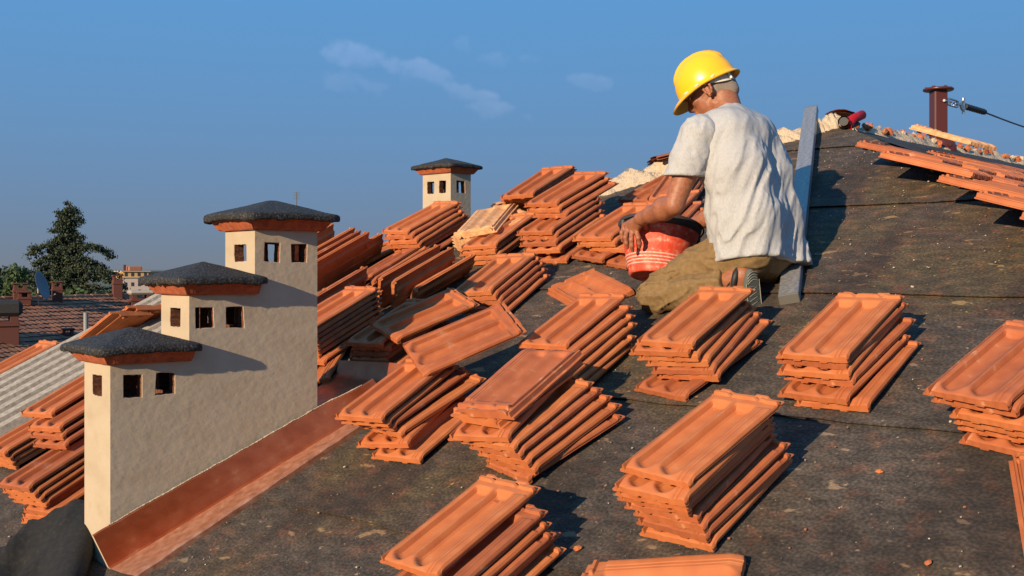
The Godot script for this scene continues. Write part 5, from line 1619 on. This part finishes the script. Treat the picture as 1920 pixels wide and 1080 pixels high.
func helmet(t: Node3D, c: Vector3, hb: Basis) -> void:
	var st := begin()
	var shape := func(u: float, v: float, off: float) -> Vector3:
		# u round the head from the front, v from the crown (0) over the rim (0.8) to the edge of the brim (1)
		var th := u * TAU
		var fx := sin(th); var fz := -cos(th)
		var front := maxf(0.0, cos(th))
		var backw := maxf(0.0, -cos(th))
		var la := 0.128 - off; var lb := 0.106 - off; var hh := 0.137 - off
		if v <= 0.8:
			var ph := v / 0.8 * PI * 0.5
			var bulge := pow(sin(ph), 0.92)
			var y := hh * pow(cos(ph), 0.92) if cos(ph) > 0.0 else 0.0
			var p := Vector3(fx * lb * bulge, y, fz * la * bulge)
			# three ribs from front to back over the crown
			var x := p.x
			var rib := 0.0
			for rx in [-0.034, 0.0, 0.034]: rib += exp(-pow((x - rx) / 0.0075, 2.0)) * (0.0085 if rx == 0.0 else 0.0075)
			p *= 1.0 + rib / 0.12 * smoothstep(0.060, 0.085, y)
			return p
		var k := (v - 0.8) / 0.2
		var w := 0.007 + 0.041 * pow(front, 1.4) + 0.010 * pow(backw, 1.5)
		var drop := 0.010 + 0.020 * pow(front, 1.5) + 0.006 * backw
		var gutter := -0.003 * sin(k * PI)
		return Vector3(fx * (lb + w * k), -drop * k * k + gutter + off * 0.0 - (off if k > 0.0 else 0.0), fz * (la + w * k))
	sheet(st, 72, 30, func(u: float, v: float) -> Vector3: return c + hb * shape.call(1.0 - u, 1.0 - v, 0.0))
	sheet(st, 72, 30, func(u: float, v: float) -> Vector3: return c + hb * shape.call(u, 1.0 - v, 0.0035))
	for k in 72:
		var a := float(k) / 72.0; var b := float(k + 1) / 72.0
		quad(st, c + hb * shape.call(a, 1.0, 0.0035), c + hb * shape.call(b, 1.0, 0.0035), c + hb * shape.call(b, 1.0, 0.0), c + hb * shape.call(a, 1.0, 0.0), 2)
	var h := obj("helmet", done(st), M.helmet, t)
	# headband inside, wide at the back with its adjusting buckle
	var s2 := begin()
	for side in [0.0, 0.002]:
		sheet(s2, 48, 4, func(u: float, v: float) -> Vector3:
			var th := (u if side > 0.0 else 1.0 - u) * TAU
			var bk := smoothstep(0.2, -0.9, cos(th))
			return c + hb * Vector3(sin(th) * (0.083 + side), lerpf(-0.010 - 0.030 * bk, 0.012, v), -cos(th) * (0.103 + side) + 0.004), 0)
	var band := obj("headband", done(s2), M.strap, h)
	var s3 := begin()
	for k in [-1.0, 1.0]:
		chamfer_box(s3, Transform3D(hb, c + hb * Vector3(-0.030 + 0.014 * k, -0.024, 0.1045)), Vector3(0.005, 0.030, 0.010), 0.0015)
		chamfer_box(s3, Transform3D(hb, c + hb * Vector3(-0.030, -0.024 + 0.013 * k, 0.1045)), Vector3(0.03, 0.005, 0.010), 0.0015)
	obj("buckle", done(s3), M.strap, band)
	for q in [[-0.112, 0.002, -0.022], [-0.104, 0.002, 0.050], [-0.098, 0.002, -0.075], [0.112, 0.002, -0.022], [0.104, 0.002, 0.05]]:
		var s4 := begin()
		chamfer_box(s4, Transform3D(hb * Basis(Vector3.UP, 0.25 * signf(q[0])), c + hb * Vector3(q[0], q[1] - 0.006, q[2])), Vector3(0.005, 0.008, 0.018), 0.002)
		obj("clip", done(s4), M.strap, h)

func make_bucket() -> void:
	var bot := Vector3(0.6215, 9.8903, -4.8400)
	var ax := Vector3(0.12, 0.965, -0.225).normalized()
	var x := ax.cross(Vector3.BACK).normalized()
	var bs := Basis(x, ax, x.cross(ax))
	var t := thing("bucket", Transform3D(bs, bot), "red plastic mortar bucket smeared with white, tilted in front of the kneeling man", "bucket")
	var st := begin()
	lathe(st, [[0.0, 0.004], [0.095, 0.004], [0.102, 0.0], [0.112, 0.0], [0.117, 0.006], [0.1188, 0.022]], 56)
	lathe(st, [[0.1395, 0.088], [0.155, 0.145], [0.170, 0.2]], 56)
	lathe(st, [[0.166, 0.2], [0.151, 0.145], [0.135, 0.088], [0.114, 0.012], [0.0, 0.012]], 56)
	obj("shell", done(st), M.bucket, t)
	var s2 := begin()   # moulded rings near the foot
	var pr := []
	for k in 41:
		var f := k / 40.0
		pr.append([lerpf(0.1188, 0.1395, f), lerpf(0.022, 0.088, f)])
	lathe(s2, pr, 56)
	obj("foot_band", done(s2), M.bucket, t)
	for k in 4:   # four scuffed white ribs round the foot
		var sr := begin()
		var f := 0.22 + 0.2 * k
		var r0 := lerpf(0.1188, 0.1395, f) + 0.0005
		var y0 := lerpf(0.022, 0.088, f)
		lathe(sr, [[r0 - 0.001, y0 - 0.0035], [r0 + 0.0022, y0 - 0.002], [r0 + 0.0028, y0], [r0 + 0.0024, y0 + 0.002], [r0 - 0.0005, y0 + 0.0035]], 56)
		obj("rib", done(sr), M.bucket_white, t)
	var s3 := begin()
	lathe(s3, [[0.170, 0.2], [0.175, 0.203], [0.178, 0.21], [0.182, 0.232], [0.180, 0.238], [0.174, 0.238], [0.172, 0.23], [0.168, 0.205], [0.166, 0.2]], 56)
	obj("rim", done(s3), M.bucket_rim, t)
	var s4 := begin()
	var n1 := noise(701, 20.0, 3)
	sheet(s4, 40, 8, func(u: float, v: float) -> Vector3:
		var th := -u * TAU
		return Vector3(cos(th) * 0.155 * (1.0 - v), 0.150 + n1.get_noise_2d(cos(th) * (1.0 - v) * 2.0, sin(th) * (1.0 - v) * 2.0) * 0.02, sin(th) * 0.155 * (1.0 - v)))
	obj("mortar", done(s4), M.mortar, t)
	var s5 := begin()
	for s in [0.35, PI + 0.35]:
		chamfer_box(s5, Transform3D(Basis(Vector3.UP, s), Vector3(cos(s) * 0.185, 0.205, -sin(s) * 0.185)), Vector3(0.022, 0.03, 0.045), 0.006)
	var pts := []
	var rad := []
	for k in 21:
		var w := PI * k / 20.0
		pts.append(Basis(Vector3.UP, 0.35) * (Vector3(cos(w) * 0.192, 0.215, 0) + Basis(Vector3.RIGHT, 1.45) * Vector3(0, sin(w) * 0.18, 0))); rad.append(0.004)
	tube(s5, pts, rad, 6)
	obj("handle", done(s5), M.bucket_rim, t)

func make_bar() -> void:
	var p0 := rp(-2.126, 4.290, 0.022)
	var p1 := Vector3(1.7888, 10.8809, -6.6800)
	var y := (p1 - p0).normalized()
	var nrm := (N - y * N.dot(y)).normalized()
	var t := thing("straightedge", Transform3D(Basis(y.cross(nrm), y, nrm), p0), "long grey aluminium straightedge bar leaning up the roof behind the worker", "straightedge")
	var len := p0.distance_to(p1)
	var st := begin()
	chamfer_box(st, Transform3D(Basis(), Vector3(0, len * 0.5, 0)), Vector3(0.078, len, 0.042), 0.003)
	obj("bar", done(st), M.alu, t)
	for k in [-0.003, len + 0.003]:
		var s2 := begin()
		chamfer_box(s2, Transform3D(Basis(), Vector3(0, k, 0)), Vector3(0.079, 0.014, 0.043), 0.003)
		obj("end_cap", done(s2), M.alu_end, t)

func make_anchor_post() -> void:
	var at := APEX + UH * 1.55
	var turn := Basis(Vector3.UP, deg_to_rad(-14.0))
	var t := thing("anchor_post", Transform3D(turn, at), "dark red steel safety anchor post with round top plate on the ridge", "post")
	var st := begin()
	chamfer_box(st, Transform3D(Basis(Vector3.UP, deg_to_rad(20)), Vector3(0, 0.14, 0)), Vector3(0.092, 0.50, 0.092), 0.008)
	obj("tube", done(st), M.steel_brown, t)
	var s2 := begin()
	lathe(s2, [[0.0, 0.382], [0.094, 0.382], [0.100, 0.386], [0.100, 0.396], [0.094, 0.400], [0.0, 0.400]], 40)
	var pl := obj("top_plate", done(s2), M.steel_brown, t)
	var s3 := begin()
	for k in 6:
		var w := TAU * k / 6.0
		lathe(s3, [[0.012, 0.400], [0.012, 0.409], [0.0, 0.410]], 6, Transform3D(Basis(), Vector3(cos(w) * 0.075, 0, sin(w) * 0.075)), -1)
	obj("bolt", done(s3), M.steel_brown, pl)
	for s in [-1.0, 1.0]:
		var s4 := begin()
		var q := Basis(Vector3.UP, deg_to_rad(20)) * Basis(Vector3.RIGHT, PI * 0.5)
		lathe(s4, [[0.0, -0.006], [0.072, -0.006], [0.075, -0.003], [0.075, 0.003], [0.072, 0.006], [0.0, 0.006]], 28, Transform3D(q, Basis(Vector3.UP, deg_to_rad(20)) * Vector3(0.028 * s, -0.02, 0.054 * s)))
		lathe(s4, [[0.014, 0.006], [0.014, 0.016], [0.0, 0.017]], 6, Transform3D(q, Basis(Vector3.UP, deg_to_rad(20)) * Vector3(0.028 * s + 0.02, 0.01, 0.054 * s)), -1)
		obj("hinge_cheek", done(s4), M.steel_brown, t)
	# lifeline: turnbuckle, shackle, black sleeve, cable
	var a := Vector3(2.9299, 11.0676, -7.5500)
	var b := Vector3(4.1686, 11.1059, -9.0500)
	b = a + (b - a) * 1.9
	var c := thing("lifeline", Transform3D(Basis(), a), "steel safety cable with turnbuckle stretched from the anchor post to the right", "cable")
	var d := (b - a).normalized()
	var L := a.distance_to(b)
	var side := d.cross(Vector3.UP).normalized()
	var u2 := side.cross(d)
	var tb := begin()
	for s in [-1.0, 1.0]:
		tube(tb, [d * 0.05 + u2 * 0.017 * s, d * 0.07 + u2 * 0.022 * s, d * 0.22 + u2 * 0.022 * s, d * 0.24 + u2 * 0.017 * s], [0.008, 0.008, 0.008, 0.008], 8)
	tube(tb, [d * -0.03, d * 0.11], [0.009, 0.009], 8)
	tube(tb, [d * 0.18, d * 0.31], [0.009, 0.009], 8)
	tube(tb, [d * 0.045 + u2 * -0.022, d * 0.045 + u2 * 0.022], [0.012, 0.012], 8)
	tube(tb, [d * 0.245 + u2 * -0.022, d * 0.245 + u2 * 0.022], [0.012, 0.012], 8)
	obj("turnbuckle", done(tb), M.steel, c)
	var sh := begin()
	var pts := []
	var rad := []
	for k in 13:
		var w := TAU * k / 12.0
		pts.append(d * (0.355 + 0.045 * cos(w)) + u2 * 0.032 * sin(w)); rad.append(0.008)
	tube(sh, pts, rad, 7, false)
	tube(sh, [d * 0.37 - u2 * 0.055, d * 0.37 + u2 * 0.055], [0.012, 0.012], 8)
	obj("shackle", done(sh), M.steel, c)
	var sl := begin()
	var p2 := []
	var r2 := []
	for k in 25:
		p2.append(d * (0.40 + k * 0.0185)); r2.append(0.020 + 0.004 * sin(k * 2.1))
	tube(sl, p2, r2, 10)
	obj("sleeve", done(sl), M.black, c)
	var cb := begin()
	var p3 := []
	var r3 := []
	for k in 13:
		var f := k / 12.0
		p3.append(d * lerpf(0.8, L, f) + Vector3(0, -0.10 * sin(f * PI) * 0.3, 0)); r3.append(0.0065)
	tube(cb, p3, r3, 8)
	obj("cable", done(cb), M.cable, c)

func make_red_handle() -> void:
	var a := Vector3(1.8735, 10.7510, -6.3000)
	var b := Vector3(2.0227, 10.8201, -6.4500)
	var t := thing("tube_tool", Transform3D(Basis(), a), "red tubular tool handle lying on the ridge beside the roof peak", "tool")
	var d := (b - a)
	var st := begin()
	tube(st, [Vector3(0.012, -0.02, 0), d * 0.45, d * 0.98, d], [0.030, 0.027, 0.027, 0.022], 18)
	obj("grip", done(st), M.red, t)
	var s2 := begin()
	var f := Vector3(-0.35, 0.15, 0.92).normalized()
	tube(s2, [f * -0.05, f * 0.035], [0.033, 0.033], 20, false)
	tube(s2, [f * 0.036, f * -0.04], [0.025, 0.02], 20)
	obj("collar", done(s2), M.black, t)
	var s3 := begin()
	chamfer_box(s3, Transform3D(Basis(d.normalized(), f.cross(d.normalized()).normalized(), d.normalized().cross(f.cross(d.normalized()).normalized())), d * 0.55 + Vector3(0, -0.035, 0)), Vector3(0.09, 0.03, 0.02), 0.005)
	obj("lever", done(s3), M.black, t)
